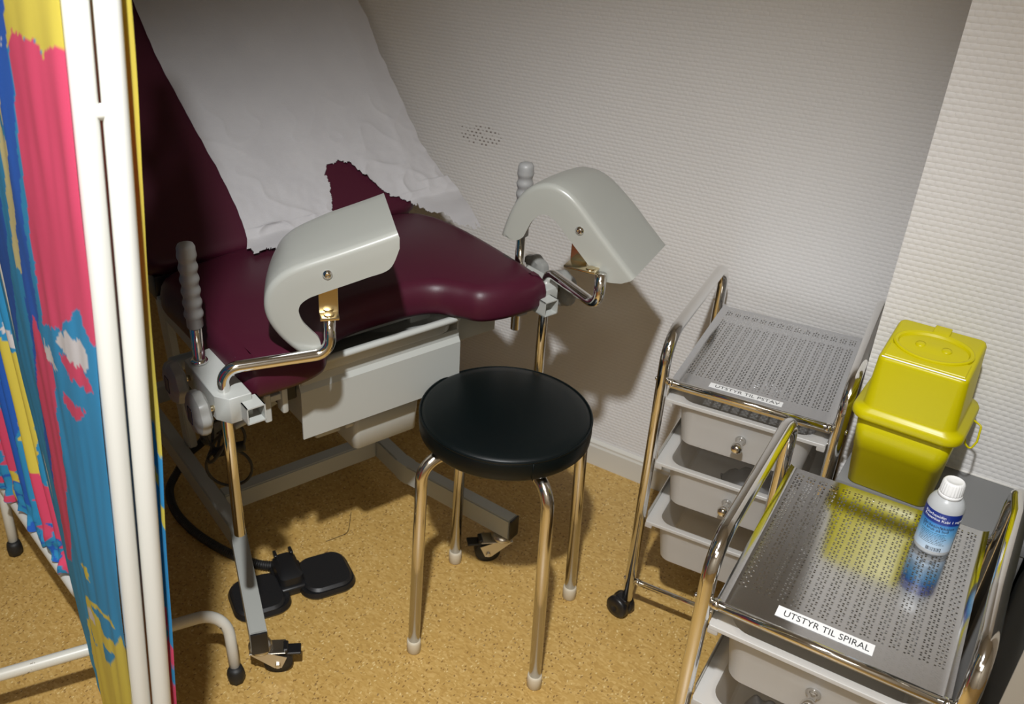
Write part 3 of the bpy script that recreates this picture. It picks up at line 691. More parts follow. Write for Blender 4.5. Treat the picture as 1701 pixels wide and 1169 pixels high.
def chair_caster(x, y, az, brake):
    """swivel castor under rail: top plate at z .075"""
    T = Matrix.Translation((x, y, 0)) @ Matrix.Rotation(az, 4, 'Z')
    bm = bmesh.new(); lathe(bm, [(0.020, 0.060), (0.024, 0.063), (0.024, 0.070), (0.016, 0.076)], 28, T); c = obj('caster', bm, M['zinc'], chair)
    bm = bmesh.new()
    for s in (-1, 1): prism(bm, [(0.020, 0.062), (-0.020, 0.062), (-0.052, 0.050), (-0.040, 0.022), (-0.026, 0.022)], 'y', s * 0.0175 - 0.001, s * 0.0175 + 0.001)
    box(bm, -0.050, 0.022, -0.018, 0.018, 0.060, 0.0625, 0.0008, 1)
    for s in (-1, 1): lathe(bm, [(0.0055, 0), (0.0055, 0.004), (0.003, 0.0045)], 6, Matrix.Translation((-0.033, s * 0.0185, 0.0295)) @ Matrix.Rotation(-s * PI / 2, 4, 'X'))
    bmesh.ops.transform(bm, matrix=T, verts=bm.verts); obj('fork', bm, M['zinc'], c)
    bm = bmesh.new(); lathe(bm, [(0.008, -0.013), (0.021, -0.013), (0.023, -0.010), (0.0285, -0.011), (0.0295, -0.006), (0.0295, 0.006), (0.0285, 0.011), (0.023, 0.010), (0.021, 0.013), (0.008, 0.013)], 36, T @ Matrix.Translation((-0.033, 0, 0.0295)) @ Matrix.Rotation(PI / 2, 4, 'X'))
    obj('wheel', bm, M['rubber'], c)
    if brake:
        bm = bmesh.new(); box(bm, -0.080, -0.046, -0.013, 0.013, 0.050, 0.056, 0.0015, 1, Matrix.Rotation(0, 4, 'Y')); box(bm, -0.055, -0.045, -0.013, 0.013, 0.052, 0.066, 0.002, 1)
        bmesh.ops.transform(bm, matrix=T, verts=bm.verts); obj('brake_pedal', bm, M['black'], c)
chair_caster(0.012, -0.302, math.radians(-118), True)
chair_caster(0.012, 0.302, math.radians(62), True)
chair_caster(-0.90, -0.222, 0.4, False); chair_caster(-0.90, 0.222, -0.3, False)

# leg-holder clamps with handwheels
def clamp(side, hu, ru, vv, vt, end_low, grip_low):
    """hu/ru: u of the hand grip rod and the leg-holder rod; vv their v; vt v of the open tube centre; side -1 left of chair, 1 right"""
    s = side
    y = vv - 0.76; yt = vt - 0.76
    bm = bmesh.new(); xh, xr = hu + 1.25, ru + 1.25
    yo, yi, yi2 = y + s * 0.020, y - s * 0.002, y - s * 0.034
    ys = sorted((yo, yi))
    poly = [(xh - 0.035, yi2 + s * 0.008), (xh - 0.020, yo), (xr + 0.006, yo), (xr + 0.030, y + s * 0.004), (xr + 0.030, yi2), (xh - 0.035, yi2)]
    prism(bm, poly, 'z', 0.668, 0.714)
    bmesh.ops.bevel(bm, geom=[e for e in bm.edges], offset=0.0012, segments=1, affect='EDGES')
    c = obj('clamp_block', bm, M['coat_light'], chair)
    # open square tube on the inside
    bm = bmesh.new(); ya, yb_ = min(yi, yi2), max(yi, yi2); zl, zh = 0.672, 0.702; ya, yb_ = (ya + 0.012, yb_ + 0.012) if s < 0 else (ya - 0.012, yb_ - 0.012)
    for a in ((ya, yb_, zl, zl + 0.0022), (ya, yb_, zh - 0.0022, zh), (ya, ya + 0.0022, zl, zh), (yb_ - 0.0022, yb_, zl, zh)): box(bm, xr + 0.018, xr + 0.053, *a)
    obj('square_tube', bm, M['coat_light'], chair)
    for k, xx in enumerate((xh, xr)):
        bm = bmesh.new()
        Rk = 0.037; n = 72; rings = []
        for yy, f in ((0.0, 0.45), (0.001, 0.80), (0.006, 0.97), (0.013, 1.0), (0.020, 0.95), (0.025, 0.78), (0.027, 0.40), (0.0272, 0.05)):
            rings.append([Vector(((Rk * f + 0.0016 * f * math.cos(8 * a)) * math.cos(a), s * yy, (Rk * f + 0.0016 * f * math.cos(8 * a)) * math.sin(a))) for a in [2 * PI * i / n for i in range(n)]])
        loft(bm, rings); bmesh.ops.recalc_face_normals(bm, faces=bm.faces)
        off = yo + s * 0.012; cz = 0.690 if k == 0 else 0.688
        bmesh.ops.transform(bm, matrix=Matrix.Translation((xx, off, cz)), verts=bm.verts)
        kn = obj('hand_wheel', bm, M['knobp'], c)
        bm = bmesh.new(); box(bm, xx - 0.009, xx + 0.009, off + s * 0.0265 - 0.001, off + s * 0.0275 + 0.001, cz - 0.014, cz + 0.014, 0.0015, 1); obj('sticker', bm, M['navy'], kn)
        bm = bmesh.new(); tube(bm, [(xx, yo - s * 0.004, cz), (xx, off + s * 0.002, cz)], 0.005, 12); obj('screw', bm, M['steel_gold'], kn)
    # grip rod
    bm = bmesh.new(); tube(bm, [(xh, y, grip_low), (xh, y, 0.80)], 0.0098, 24); lathe(bm, [(0.0105, 0.714), (0.0145, 0.715), (0.0145, 0.719), (0.011, 0.722)], 24, Matrix.Translation((xh, y, 0)))
    g = obj('grip_rod', bm, M['chrome'], chair)
    bm = bmesh.new(); prof = [(0.0125, 0.781), (0.0135, 0.783), (0.0132, 0.798)]
    for k in range(40):
        z = 0.800 + k * 0.0028; prof.append((0.0148 + 0.0013 * math.sin(2 * PI * (z - 0.800) / 0.0205), z))
    prof += [(0.0150, 0.915), (0.0150, 0.921), (0.0125, 0.9265), (0.006, 0.929)]
    lathe(bm, prof, 32, Matrix.Translation((xh, y, 0))); obj('hand_grip', bm, M['grip'], g)
clamp(-1, -1.280, -1.178, 0.420, 0.46, 0.42, 0.60)
clamp(1, -1.287, -1.205, 1.100, 1.06, 0.42, 0.572)

# leg holders: rods + moulded shells
def leg_holder(rod_pts, bolt, az, pitch, strap_shift):
    """bolt: world point of the bolt on the flange; az: direction of the flange in plan (world degrees); pitch: turn of the profile in its own plane"""
    inv = Matrix.Rotation(-b0, 4, 'Z') @ Matrix.Translation(-CO)
    root = bpy.data.objects.new('leg_holder', None); COL.objects.link(root); root.parent = chair
    bm = bmesh.new(); tube(bm, fillet([L(*p) for p in rod_pts], 0.026, 10), 0.0098, 24); obj('rod', bm, M['chrome'], root)
    T = inv @ Matrix.Translation(bolt) @ Matrix.Rotation(math.radians(az), 4, 'Z')
    Pm = Matrix.Rotation(-math.radians(pitch), 4, 'Y')   # turns +x towards +z for positive pitch
    O = [(-.030, -.1535), (-.037, -.151), (-.069, -.119), (-.089, -.091), (-.099, -.065), (-.0995, -.040), (-.092, -.018), (-.077, -.001), (-.058, .011), (-.034, .020), (.007, .032), (.06, .048), (.095, .059), (.108, .0635)]
    I = [(-.0215, -.141), (-.0155, -.127), (-.018, -.111), (-.028, -.098), (-.041, -.081), (-.047, -.063), (-.0455, -.052), (-.040, -.045), (-.031, -.039), (-.021, -.035), (.018, -.023), (.060, -.010), (.096, .003), (.1115, .036)]
    N = 90
    def res(P):
        c = catmull([Vector((x, 0, z)) for x, z in P], 8); Ls = [0]
        for a, b in zip(c[:-1], c[1:]): Ls.append(Ls[-1] + (b - a).length)
        return c, Ls
    # sample by control index so the two boundaries stay paired
    def sample(P, t):
        c = catmull([Vector((x, 0, z)) for x, z in P], 8); f = t * (len(c) - 1); i = min(int(f), len(c) - 2); return c[i].lerp(c[i + 1], f - i)
    ts = [k / N for k in range(N + 1)]; Ov = [sample(O, t) for t in ts]; Iv = [sample(I, t) for t in ts]
    bm = bmesh.new(); D = 0.170; th = 0.0055; grid = []
    for k in range(N + 1):
        o, i = Ov[k], Iv[k]; w = (i - o); wl = w.length; w.normalize()
        tt = (Ov[min(k + 1, N)] - Ov[max(k - 1, 0)]).normalized(); nn = Vector((tt.z, 0, -tt.x))
        if nn.dot(i - o) < 0: nn = -nn
        rr = 0.010
        sec = [i, i.lerp(o, 0.02) if False else i - w * 0.001, o + nn * rr * 1.6]
        out_ = [(i, 0.0)]
        out_.append((i.lerp(o + nn * rr, 0.5), 0.0))
        for a in range(5):
            ang = a / 4 * PI / 2
            out_.append((o + nn * rr * (1 - math.sin(ang)), rr * (1 - math.cos(ang))))
        q_ = min(1.0, max(0.0, (k / N - 0.20) / 0.20)); D = 0.040 + 0.130 * (q_ * q_ * (3 - 2 * q_))
        wI = 0.018 * (1 - min(1.0, max(0.0, (k / N - 0.48) / 0.30)))
        for f_ in (.18, .4, .65, .88, .98, 1.0): out_.append((o + nn * (wI * f_ * f_ + (0.0 if f_ < 1 else 0.001)), rr + (D - rr) * f_))
        inn = []
        for f_ in (1.0, .94, .65, .3, .05): inn.append((o + nn * (th + wI * f_ * f_), rr + (D - rr) * f_))
        inn.append((o + nn * (th + 0.008), th)); inn.append((i.lerp(o + nn * rr, 0.4), th)); inn.append((i, th))
        grid.append([p + Vector((0, yy, 0)) for p, yy in out_ + inn])
    loft(bm, grid, True, True); bmesh.ops.recalc_face_normals(bm, faces=bm.faces)
    bmesh.ops.transform(bm, matrix=T @ Pm, verts=bm.verts)
    sh = obj('leg_shell', bm, M['shell'], root, ang=50)
    bm = bmesh.new(); lathe(bm, [(0.0078, 0.0), (0.0078, 0.0015), (0.0055, 0.0025), (0.0048, 0.0042), (0.003, 0.0048), (0.0022, 0.0040), (0.0005, 0.0040)], 28, T @ Matrix.Rotation(PI / 2, 4, 'X'))
    obj('bolt', bm, M['chrome'], sh)
    # flat strap from the rod up behind the flange
    top = L(*rod_pts[-1]); loc = T.inverted() @ top; loc.x += strap_shift
    bm = bmesh.new()
    yb = th + 0.003
    box(bm, -0.0155, 0.0155, yb, yb + 0.003, loc.z, 0.012, 0.0006, 1)
    y0_, y1_ = min(yb, loc.y - 0.011), max(yb + 0.003, loc.y + 0.011)
    box(bm, min(-0.0155, loc.x - 0.012), max(0.0155, loc.x + 0.012), y0_, y1_, loc.z - 0.0005, loc.z + 0.0045, 0.0015, 2)
    lathe(bm, [(0.0085, loc.z + 0.0045), (0.0085, loc.z + 0.007), (0.005, loc.z + 0.008)], 20, Matrix.Translation((loc.x, loc.y, 0)))
    bmesh.ops.transform(bm, matrix=T, verts=bm.verts); obj('strap', bm, M['steel_gold'], root)
    return root
bolt_l = Vector((-0.8564, 0.9497, 0.889))
bolt_r = Vector((-0.6525, 1.3843, 0.8656))
leg_holder([(-1.178, .42, .42), (-1.178, .42, .753), (-1.133, .588, .752), (-1.134, .589, .815)], bolt_l, 45, 0, 0.0)
leg_holder([(-1.205, 1.10, .42), (-1.205, 1.10, .738), (-1.045, 1.080, .735), (-1.045, 1.080, .800)], bolt_r, 5, -62, -0.020)

# paper sheet over the backrest
chair_M = Matrix.Translation(CO) @ Matrix.Rotation(b0, 4, 'Z')
Lc = [(-0.10, .655), (0.007, .655), (0.05, .658), (.105, .656), (.205, .647), (.25, .640), (.337, .629), (.427, .618), (.471, .614), (.59, .612), (.80, .612)]
Rc = [(-0.10, 1.202), (-0.089, 1.197), (-0.045, 1.190), (0.02, 1.172), (0.072, 1.154), (.139, 1.137), (.281, 1.135), (.387, 1.134), (.444, 1.139), (.478, 1.141), (.529, 1.138), (.80, 1.14)]
def interp(tab, s):
    for (a, x), (b, y) in zip(tab[:-1], tab[1:]):
        if s <= b: return x + (y - x) * max(0, min(1, (s - a) / (b - a)))
    return tab[-1][1]
notch = [(0.55, -0.2), (0.55, -0.014), (0.665, -0.014), (0.672, -0.028), (0.70, -0.022), (0.73, -0.03), (0.80, -0.03), (0.85, -0.025), (0.858, 0.03), (0.868, 0.058), (0.878, 0.092), (0.876, 0.115), (0.888, 0.134), (0.917, 0.137), (0.943, 0.127), (0.960, 0.098), (0.997, 0.041), (1.025, 0.016), (1.066, -0.016), (1.131, -0.049), (1.158, -0.083), (1.166, -0.078), (1.184, -0.096), (1.187, -0.074), (1.193, -0.092), (1.199, -0.088), (1.30, -0.088), (1.30, -0.2)]
def inpoly(x, y, P):
    c = False; j = len(P) - 1
    for i in range(len(P)):
        if (P[i][1] > y) != (P[j][1] > y) and x < (P[j][0] - P[i][0]) * (y - P[i][1]) / (P[j][1] - P[i][1]) + P[i][0]: c = not c
        j = i
    return c
bm = bmesh.new(); NS, NV = 370, 220; grid = []; keep = []
for j in range(NS + 1):
    s = -0.104 + 0.90 * j / NS; row = []; vl, vr_ = interp(Lc, s), interp(Rc, s)
    vl += 0.0016 * mnoise.noise(Vector((s * 26, 3, 0))) ; vr_ += 0.0022 * mnoise.noise(Vector((s * 30, 9, 0)))
    for i in range(NV + 1):
        v = vl + (vr_ - vl) * i / NV
        h = 0.006 + 0.0025 * mnoise.noise(Vector((v * 9, s * 7, 0.3)))
        lowk = max(0, 1 - s / 0.34)
        ridge = 1 - abs(mnoise.noise(Vector((v * 13 + 2, s * 15, 1.7)))) * 2.2
        h += 0.011 * lowk * max(0, ridge) ** 3 * (0.5 + mnoise.noise(Vector((v * 4, s * 5, 7))))
        h += 0.0012 * lowk * mnoise.noise(Vector((v * 60, s * 70, 4)))
        edge = min(v - vl, vr_ - v); h += 0.002 * max(0, 1 - edge / 0.015) * mnoise.noise(Vector((s * 35, v, 2)))
        if v > 1.08: h -= 0.10 * (v - 1.08) * (1 if s > .05 else 0)
        if v < 1.06: h = max(h, 0.003)
        if s >= 0.03: p = back(v, s, h)
        else:   # the sheet leaves the backrest and lies forward on the seat
            k = (0.03 - s); f = k / 0.13
            p = back(v, 0.03, h); q_ = L(-1.6 + max(0, -s) * 2.15, v + min(s, 0) * 1.15, 0.7555 + 0.004 * mnoise.noise(Vector((v * 20, s * 30, 4))) + 0.6 * max(0, -s - 0.06) * (0 if v < 1.15 else .2))
            t = min(1, k / 0.045); t = t * t * (3 - 2 * t); p = p.lerp(q_, t)
        row.append(bm.verts.new(chair_M @ p))
    grid.append(row)
for j in range(NS):
    s = -0.104 + 0.90 * (j + .5) / NS; vl, vr_ = interp(Lc, s), interp(Rc, s)
    for i in range(NV):
        v = vl + (vr_ - vl) * (i + .5) / NV
        jx = 0.004 * mnoise.noise(Vector((v * 120, s * 120, 0))) + 0.003 * mnoise.noise(Vector((v * 40, s * 40, 8)))
        if inpoly(v + jx, s + jx, notch): continue
        bm.faces.new((grid[j][i], grid[j][i + 1], grid[j + 1][i + 1], grid[j + 1][i]))
bmesh.ops.delete(bm, geom=[v for v in bm.verts if not v.link_faces], context='VERTS')
obj('paper_sheet', bm, M['paper'], label='torn sheet of pale grey crepe paper draped down the reclined maroon backrest', cat='paper', ang=80)
bm = bmesh.new(); nn_ = 12
for i in range(nn_):  # small folded tail of the paper lying on the seat
    pass
g = []
for j in range(13):
    row = []
    for i in range(25):
        u = -1.618 + 0.052 * j / 12 - 0.020 * (i / 24) + 0.003 * mnoise.noise(Vector((i * .3, j * .3, 0))); v = 0.662 + 0.045 * i / 24 + (0.010 * j / 12)
        row.append(bm.verts.new(chair_M @ L(u, v, 0.7515 + 0.004 * (mnoise.noise(Vector((i * .2, j * .25, 5))) + 0.6))))
    g.append(row)
for j in range(12):
    for i in range(24): bm.faces.new((g[j][i], g[j][i + 1], g[j + 1][i + 1], g[j + 1][i]))
obj('paper_scrap', bm, M['paper'], label='small scrap of torn paper on the maroon seat just below the backrest', cat='paper', ang=80)

# ------------------------------------------------------------------ foot pedal with corrugated cable
ped = thing('foot_pedal', 'black double foot switch with corrugated cable on the floor beside the chair', 'foot switch', (-1.103, 1.062, 0), math.radians(60))
def dots_mat():
    m = mat('studded_black_plastic', (0.010, 0.010, 0.011), 0.42); q = NB(m)
    v = q.n('ShaderNodeTexVoronoi'); v.inputs['Scale'].default_value = 1; v.inputs['Randomness'].default_value = 0.0; q.l(q.map(q.obj(), (120, 120, 120)), v.inputs['Vector'])
    q.bump(q.m_('LESS_THAN', v.outputs['Distance'], 0.3), 0.8, 0.001); return m
M['studs'] = dots_mat()
bm = bmesh.new()
loft(bm, [rrect(-.115, -.012, -.052, .045, .03, 0.0, 6), rrect(-.117, -.010, -.054, .047, .03, .006, 6), rrect(-.114, -.012, -.050, .044, .028, .014, 6)])
loft(bm, [rrect(.012, .115, -.045, .052, .03, 0.0, 6), rrect(.010, .117, -.047, .054, .03, .006, 6), rrect(.012, .114, -.044, .050, .028, .014, 6)])
box(bm, -.03, .03, -.018, .055, 0, .020, .006, 3)
bmesh.ops.scale(bm, vec=(1.2, 1.2, 1.15), verts=bm.verts); obj('base', bm, M['black'], ped)
for s in (-1, 1):
    bm = bmesh.new(); cx = s * 0.066; dy = 0.004 * s
    loft(bm, [rrect(cx - .046, cx + .044, -.046 + dy, .042 + dy, .026, .0145, 6), rrect(cx - .047, cx + .045, -.047 + dy, .043 + dy, .027, .020, 6), rrect(cx - .043, cx + .041, -.042 + dy, .039 + dy, .023, .0245, 6)])
    bmesh.ops.rotate(bm, verts=bm.verts, cent=(0, 0.03, .02), matrix=Matrix.Rotation(math.radians(3), 3, 'X')); bmesh.ops.scale(bm, vec=(1.2, 1.2, 1.15), verts=bm.verts); obj('pedal_pad', bm, M['studs'], ped)
bm = bmesh.new(); loft(bm, [rrect(-.026, .026, -.012, .062, .010, .014, 4), rrect(-.022, .022, -.008, .060, .010, .036, 4), rrect(-.014, .014, .010, .056, .008, .044, 4)])
box(bm, -.018, -.012, .045, .062, .04, .052, .001, 1); box(bm, .012, .018, .045, .062, .04, .052, .001, 1)
bmesh.ops.scale(bm, vec=(1.2, 1.2, 1.1), verts=bm.verts); obj('hump', bm, M['black'], ped)
# cable (own child: moves with the switch)
invp = (Matrix.Translation((-1.103, 1.062, 0)) @ Matrix.Rotation(math.radians(60), 4, 'Z')).inverted()
cw = [(-1.150, 1.092, .030), (-1.175, 1.075, .018), (-1.215, 1.060, .0125), (-1.27, 1.050, .012), (-1.34, 1.045, .012), (-1.42, 1.050, .012), (-1.505, 1.072, .012), (-1.575, 1.115, .015), (-1.60, 1.165, .03), (-1.59, 1.200, .07), (-1.560, 1.215, .105), (-1.53, 1.215, .14)]
path = catmull([invp @ Vector(p) for p in cw], 40)
# arc length resample, corrugated
Ls = [0.0]
for a, b in zip(path[:-1], path[1:]): Ls.append(Ls[-1] + (b - a).length)
def at_len(s):
    import bisect
    i = min(max(bisect.bisect(Ls, s) - 1, 0), len(path) - 2); t = (s - Ls[i]) / max(1e-9, Ls[i + 1] - Ls[i]); return path[i].lerp(path[i + 1], t)
n = int(Ls[-1] / 0.00095); pp = [at_len(Ls[-1] * k / n) for k in range(n + 1)]
bm = bmesh.new(); tube(bm, pp, lambda t: 0.0102 + 0.0010 * math.sin(t * n * 2 * PI / 6.0), 14); obj('corrugated_cable', bm, M['rubber'], ped)
bm = bmesh.new()
ww = [(-1.53, 1.215, .14), (-1.45, 1.20, .20), (-1.37, 1.13, .27), (-1.30, 1.06, .30), (-1.27, 1.02, .33), (-1.25, 1.02, .37), (-1.22, 1.03, .40), (-1.19, 1.01, .43), (-1.185, .98, .40), (-1.21, .97, .36), (-1.25, .99, .335), (-1.29, 1.04, .33), (-1.31, 1.06, .38), (-1.29, 1.03, .45), (-1.25, .99, .50), (-1.21, .94, .55), (-1.165, .90, .60), (-1.14, .86, .625)]
tube(bm, catmull([invp @ Vector(p) for p in ww], 10), 0.0036, 10)
cc = Vector((-1.215, 1.015, .36)); ux = Vector((0.79, 0.61, 0)); uz = Vector((0, 0, 1))
for r, dz in ((0.048, -0.045), (0.040, 0.035)):
    tube(bm, [invp @ (cc + uz * dz + ux * (r * math.cos(a)) + uz * (r * math.sin(a))) for a in [2 * PI * k / 40 for k in range(40)]], 0.0032, 8, closed=True)
tube(bm, [invp @ (cc + Vector((-.02, -.02, -.005))), invp @ (cc + Vector((.03, .02, .012)))], 0.011, 12)
tube(bm, [invp @ Vector((-1.175, .905, .59)), invp @ Vector((-1.135, .86, .625))], 0.0075, 12)
obj('thin_cable', bm, M['rubber'], ped)

bm = bmesh.new(); tube(bm, catmull([Vector(p) for p in [(-1.145, 1.223, 0.001), (-1.133, 1.25, 0.001), (-1.125, 1.278, 0.001), (-1.142, 1.308, 0.001), (-1.165, 1.341, 0.001)]], 8), 0.0007, 6)
obj('thread', bm, M['rubber'], label='thin loose thread lying on the floor behind the foot switch', cat='thread')

# ------------------------------------------------------------------ folding curtain screen
PC = {'T': (0.016, 0.34, 0.72), 'Y': (0.84, 0.70, 0.08), 'C': (0.78, 0.70, 0.34), 'B': (0.004, 0.13, 0.68), 'P': (0.88, 0.07, 0.19), 'W': (0.82, 0.80, 0.84)}
POLY1 = [('Y', [(0.666, 1.342), (0.75, 1.45), (1.02, 1.48), (1.02, 1.335), (0.886, 1.319), (0.774, 1.321), (0.718, 1.318), (0.652, 1.299)]), ('C', [(0.556, 1.333), (0.579, 1.335), (0.543, 1.201), (0.533, 1.192), (0.47, 1.212), (0.508, 1.291)]), ('C', [(0.461, 1.196), (0.524, 1.162), (0.504, 1.067), (0.451, 0.98), (0.361, 0.976), (0.403, 1.079)]),
 ('B', [(0.579, 1.335), (0.60, 1.5), (0.67, 1.5), (0.678, 1.343), (0.647, 1.262), (0.574, 1.097), (0.533, 0.966), (0.427, 0.743), (0.264, 0.53), (0.218, 0.598), (0.384, 0.87), (0.43, 1.009), (0.524, 1.162), (0.55, 1.269)]), ('W', [(0.571, 1.316), (0.592, 1.312), (0.615, 1.291), (0.588, 1.293)]),
 ('P', [(0.671, 1.307), (0.731, 1.32), (0.876, 1.318), (1.02, 1.335), (1.02, 1.04), (0.906, 1.061), (0.739, 0.985), (0.582, 0.954), (0.598, 1.064), (0.64, 1.202)]), ('P', [(0.462, 0.93), (0.598, 0.888), (0.538, 0.7), (0.323, 0.428), (0.15, 0.35), (0.293, 0.626), (0.333, 0.774)]),
 ('W', [(0.693, 0.96), (0.739, 0.985), (0.824, 1.006), (0.899, 1.016), (0.94, 0.994), (0.89, 0.98), (0.772, 0.959)]), ('W', [(0.548, 0.918), (0.643, 0.911), (0.676, 0.904), (0.548, 0.891)]), ('P', [(0.694, 0.943), (0.888, 0.983), (0.96, 0.971), (0.779, 0.938), (0.707, 0.93)]),
 ('P', [(0.683, 0.888), (0.871, 0.918), (0.822, 0.892), (0.74, 0.864), (0.679, 0.865)]), ('Y', [(0.52, 0.525), (0.631, 0.564), (0.657, 0.552), (0.558, 0.523)]), ('Y', [(0.512, 0.45), (0.691, 0.525), (0.891, 0.604), (1.01, 0.62), (1.01, 0.1), (0.5, 0.1), (0.38, 0.25), (0.442, 0.33), (0.439, 0.352)]),
 ('T', [(0.595, 0.475), (0.725, 0.531), (0.897, 0.596), (0.976, 0.634), (0.911, 0.574), (0.767, 0.507)]), ('T', [(0.705, 0.46), (0.855, 0.517), (0.782, 0.458), (0.713, 0.428)]), ('T', [(0.464, 0.392), (0.493, 0.368), (0.608, 0.392), (0.481, 0.348)]), ('W', [(0.519, 0.434), (0.629, 0.468), (0.625, 0.447), (0.542, 0.421)]),
 ('B', [(0.1, 0.75), (0.3, 1.0), (0.4, 1.3), (0.2, 1.4), (0.05, 1.1)]), ('Y', [(0.05, 1.0), (0.2, 1.3), (0.12, 1.5), (0.0, 1.4)])]
POLY2 = [('B', [(0.763, 0.693), (0.767, 0.592), (0.697, 0.402), (0.676, 0.24), (0.617, 0.079), (0.531, 0.179), (0.578, 0.389), (0.619, 0.547)]), ('Y', [(0.814, 0.695), (0.876, 0.7), (0.95, 0.709), (0.921, 0.538), (0.882, 0.414), (0.736, 0.387), (0.733, 0.501), (0.786, 0.624)]),
 ('Y', [(0.94, 0.784), (1.01, 0.787), (1.01, 0.40), (0.984, 0.383), (0.918, 0.399), (0.945, 0.588), (0.97, 0.709)]), ('Y', [(0.796, 0.727), (0.827, 0.699), (0.767, 0.592), (0.751, 0.639)]), ('W', [(0.817, 0.738), (0.853, 0.736), (0.942, 0.743), (0.921, 0.719), (0.84, 0.712)]),
 ('P', [(0.782, 0.412), (0.908, 0.417), (1.01, 0.418), (1.014, 0.14), (0.96, 0.15), (0.908, 0.157), (0.876, 0.215), (0.797, 0.275), (0.719, 0.305)]), ('P', [(0.619, 0.547), (0.599, 0.47), (0.573, 0.372), (0.511, 0.254), (0.423, 0.285), (0.45, 0.374)]), ('Y', [(0.495, 0.312), (0.555, 0.303), (0.596, 0.223), (0.514, 0.206)]),
 ('T', [(0.679, 0.257), (0.701, 0.185), (0.782, 0.156), (0.671, 0.113)]), ('T', [(0.817, 0.268), (0.883, 0.257), (0.914, 0.248), (0.828, 0.218)]), ('T', [(0.86, 0.20), (0.984, 0.234), (0.98, 0.205), (0.919, 0.187)]), ('P', [(0.1, 0.9), (0.3, 1.2), (0.2, 1.4)]), ('Y', [(0.3, 0.5), (0.4, 0.9), (0.3, 1.0)]), ('B', [(0.0, 0.2), (0.25, 0.5), (0.1, 0.8)])]
POLY3 = [('Y', [(-1, 0.885), (2, 0.885), (2, 3), (-1, 3)]), ('Y', [(-1, 0.79), (2, 0.79), (2, 0.81), (-1, 0.81)]), ('P', [(-1, 0.55), (2, 0.55), (2, 0.585), (-1, 0.585)]), ('P', [(-1, -1), (2, -1), (2, 0.52), (-1, 0.52)])]
def lin(a, b, t): return a + (b - a) * t
def fabric(name, Lb, Lt, Rb_, Rt, polys, pleats, amp, parent, ns=110, nz=420, z0=0.19, z1=1.66, gather=0.0, seed=0.0):
    Lb, Lt, Rb_, Rt = map(Vector, (Lb, Lt, Rb_, Rt)); bm = bmesh.new(); cl = bm.loops.layers.float_color.new('Print')
    cols = {}; g = []
    for j in range(nz + 1):
        z = lin(z0, z1, j / nz); a = lin(Lb, Lt, (z - Lb.z) / (Lt.z - Lb.z)); b = lin(Rb_, Rt, (z - Rb_.z) / (Rt.z - Rb_.z))
        d = (b - a); d.z = 0; n = Vector((-d.y, d.x, 0)).normalized(); row = []
        for i in range(ns + 1):
            s = i / ns; ph = 2 * PI * pleats * s + 0.8 * math.sin(5 * s + seed)
            am = amp * (0.75 + 0.5 * mnoise.noise(Vector((s * 6, z * 1.2, seed))))
            p = a + d * s + n * (am * math.sin(ph) + 0.003 * mnoise.noise(Vector((s * 14, z * 5, seed + 2))))
            p.z = z
            if gather and z < z0 + 0.12:
                k = 1 - (z - z0) / 0.12; p += n * gather * k * mnoise.noise(Vector((s * 30, z * 22, seed + 5))); p.z += 0.02 * k * mnoise.noise(Vector((s * 26, 1, seed)))
            v = bm.verts.new(p); row.append(v)
            w = 0.018; fr = mnoise.noise(Vector((s * 22, z * 34, 3 + seed))) * w + mnoise.noise(Vector((s * 70, z * 90, 5 + seed))) * w * 0.4
            ss, zz = s + fr * 1.2, z + fr * 0.8; c = PC['T']
            for key_, P in polys:
                if inpoly(ss, zz, P): c = PC[key_]
            if gather and z < z0 + 0.10 and c != PC['W']:
                q_ = mnoise.noise(Vector((s * 20 + 8, z * 34, 1.5)))
                c = PC['T'] if q_ > 0.12 else (PC['B'] if q_ > 0.0 else (c if q_ > -0.38 else PC['P']))
            cols[v] = c
        g.append(row)
    for j in range(nz):
        for i in range(ns):
            f = bm.faces.new((g[j][i], g[j][i + 1], g[j + 1][i + 1], g[j + 1][i]))
            for lp in f.loops: lp[cl] = (*cols[lp.vert], 1)
    return obj(name, bm, M['cloth'], parent, ang=80)
scr = thing('folding_screen', 'folding privacy screen of cream tubes with multicoloured curtain cloth at left', 'screen', (0, 0, 0))
Q1b, Q1t = Vector((-1.285, .672, .17)), Vector((-1.285, .672, 1.70))
Ab, At = Vector((-0.7655, 0.4202, 0.17)), Vector((-0.6762, 0.4888, 1.70))
Bb, Bt = Vector((-0.7525, 0.4425, 0.17)), Vector((-0.6602, 0.5090, 1.70))
Fb, Ft = Vector((-1.90, .817, .17)), Vector((-1.90, .817, 1.70))
def frame(name, a0, a1, b0_, b1, r=0.0118):
    bm = bmesh.new(); pts = fillet([a1.lerp(b1, 0.5), a1, a0, b0_, b1, a1.lerp(b1, 0.501)], [0, .04, .03, .03, .04, 0], 8)
    tube(bm, pts, r, 20); return obj(name, bm, M['screen_tube'], scr)
dAB = (Ab - Q1b).normalized()
nAB = Vector((dAB.y, -dAB.x, 0)).normalized() * 0.0142
f1 = frame('screen_frame', Q1b + dAB * 0.034, Q1t + dAB * 0.034, Ab, At)
f2 = frame('screen_frame', Fb, Ft, Q1b - (Q1b - Fb).normalized() * 0.003, Q1t - (Q1b - Fb).normalized() * 0.003)
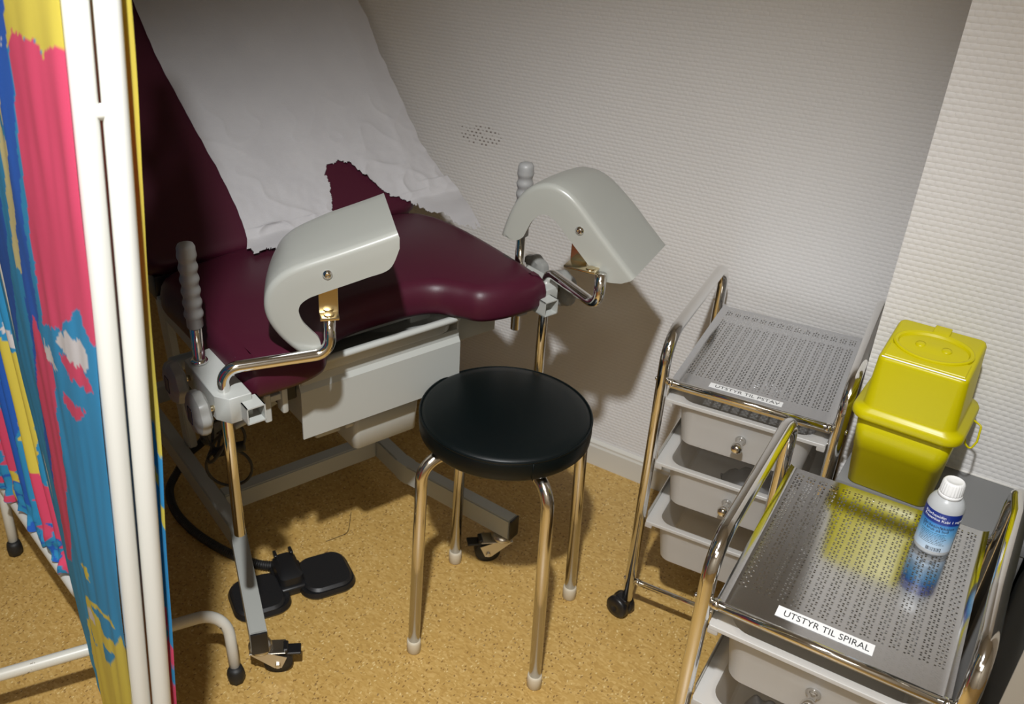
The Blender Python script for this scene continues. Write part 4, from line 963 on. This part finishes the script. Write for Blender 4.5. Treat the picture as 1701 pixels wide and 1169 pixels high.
Gb = Bb + Vector((-0.181, 0.118, 0)); Gt = Bt + Vector((-0.181, 0.118, 0))
f3 = frame('screen_frame', Gb, Gt, Bb, Bt)
cam_side = Vector((0.004, -0.012, 0))
fabric('curtain_panel', Q1b + nAB - dAB * 0.006, Q1t + nAB - dAB * 0.006, Ab + nAB * 0.9 + dAB * 0.004, At + nAB * 0.9 + dAB * 0.004, POLY1, 5, 0.0007, f1, z0=0.152, seed=1.0)
fabric('curtain_panel', Fb, Ft, Q1b, Q1t, POLY2, 11, 0.013, f2, ns=220, gather=0.016, seed=6.0)
off3 = Vector((0.0095, 0.0142, 0))
fabric('curtain_panel', Bb + off3 + Vector((-0.004, .006, 0)), Bt + off3 + Vector((-0.004, .006, 0)), Gb + off3, Gt + off3, POLY3, 3, 0.003, f3, ns=40, seed=3.0)
# hinge between the two near posts
for z in (1.275, 0.45):
    bm = bmesh.new(); a = Ab.lerp(At, (z - .17) / 1.53); b = Bb.lerp(Bt, (z - .17) / 1.53); tube(bm, [a, b], 0.0075, 12)
    obj('hinge', bm, M['screen_tube'], scr)
def foot_bar(pts, mt=None):
    bm = bmesh.new(); tube(bm, fillet(pts, [0] + [0.055] * (len(pts) - 2) + [0], 10), 0.0115, 20); fb = obj('foot_bar', bm, M['chipped'], scr)
    for p, q_ in ((pts[0], pts[1]), (pts[-1], pts[-2])):
        p, q_ = Vector(p), Vector(q_)
        bm = bmesh.new(); T = Matrix.Translation((p.x, p.y, 0))
        lathe(bm, [(0.012, 0.0), (0.017, 0.003), (0.0185, 0.018), (0.0165, 0.030), (0.0135, 0.036)], 8, T); obj('rubber_foot', bm, M['rubber'], fb)
pA = Vector((-1.022, .812, 0.012)); pB = Vector((-1.352, .352, 0.012))
foot_bar([pA, (-1.058, .835, .150), (-1.322, .385, .150), pB])
foot_bar([(-1.697, .752, .012), (-1.735, .775, .158), (-1.985, 1.02, .158), (-2.02, 1.04, .012)])
foot_bar([(-0.702, 0.553, .012), (-0.715, 0.525, .150), (-0.825, 0.300, .150), (-0.838, 0.272, .012)])
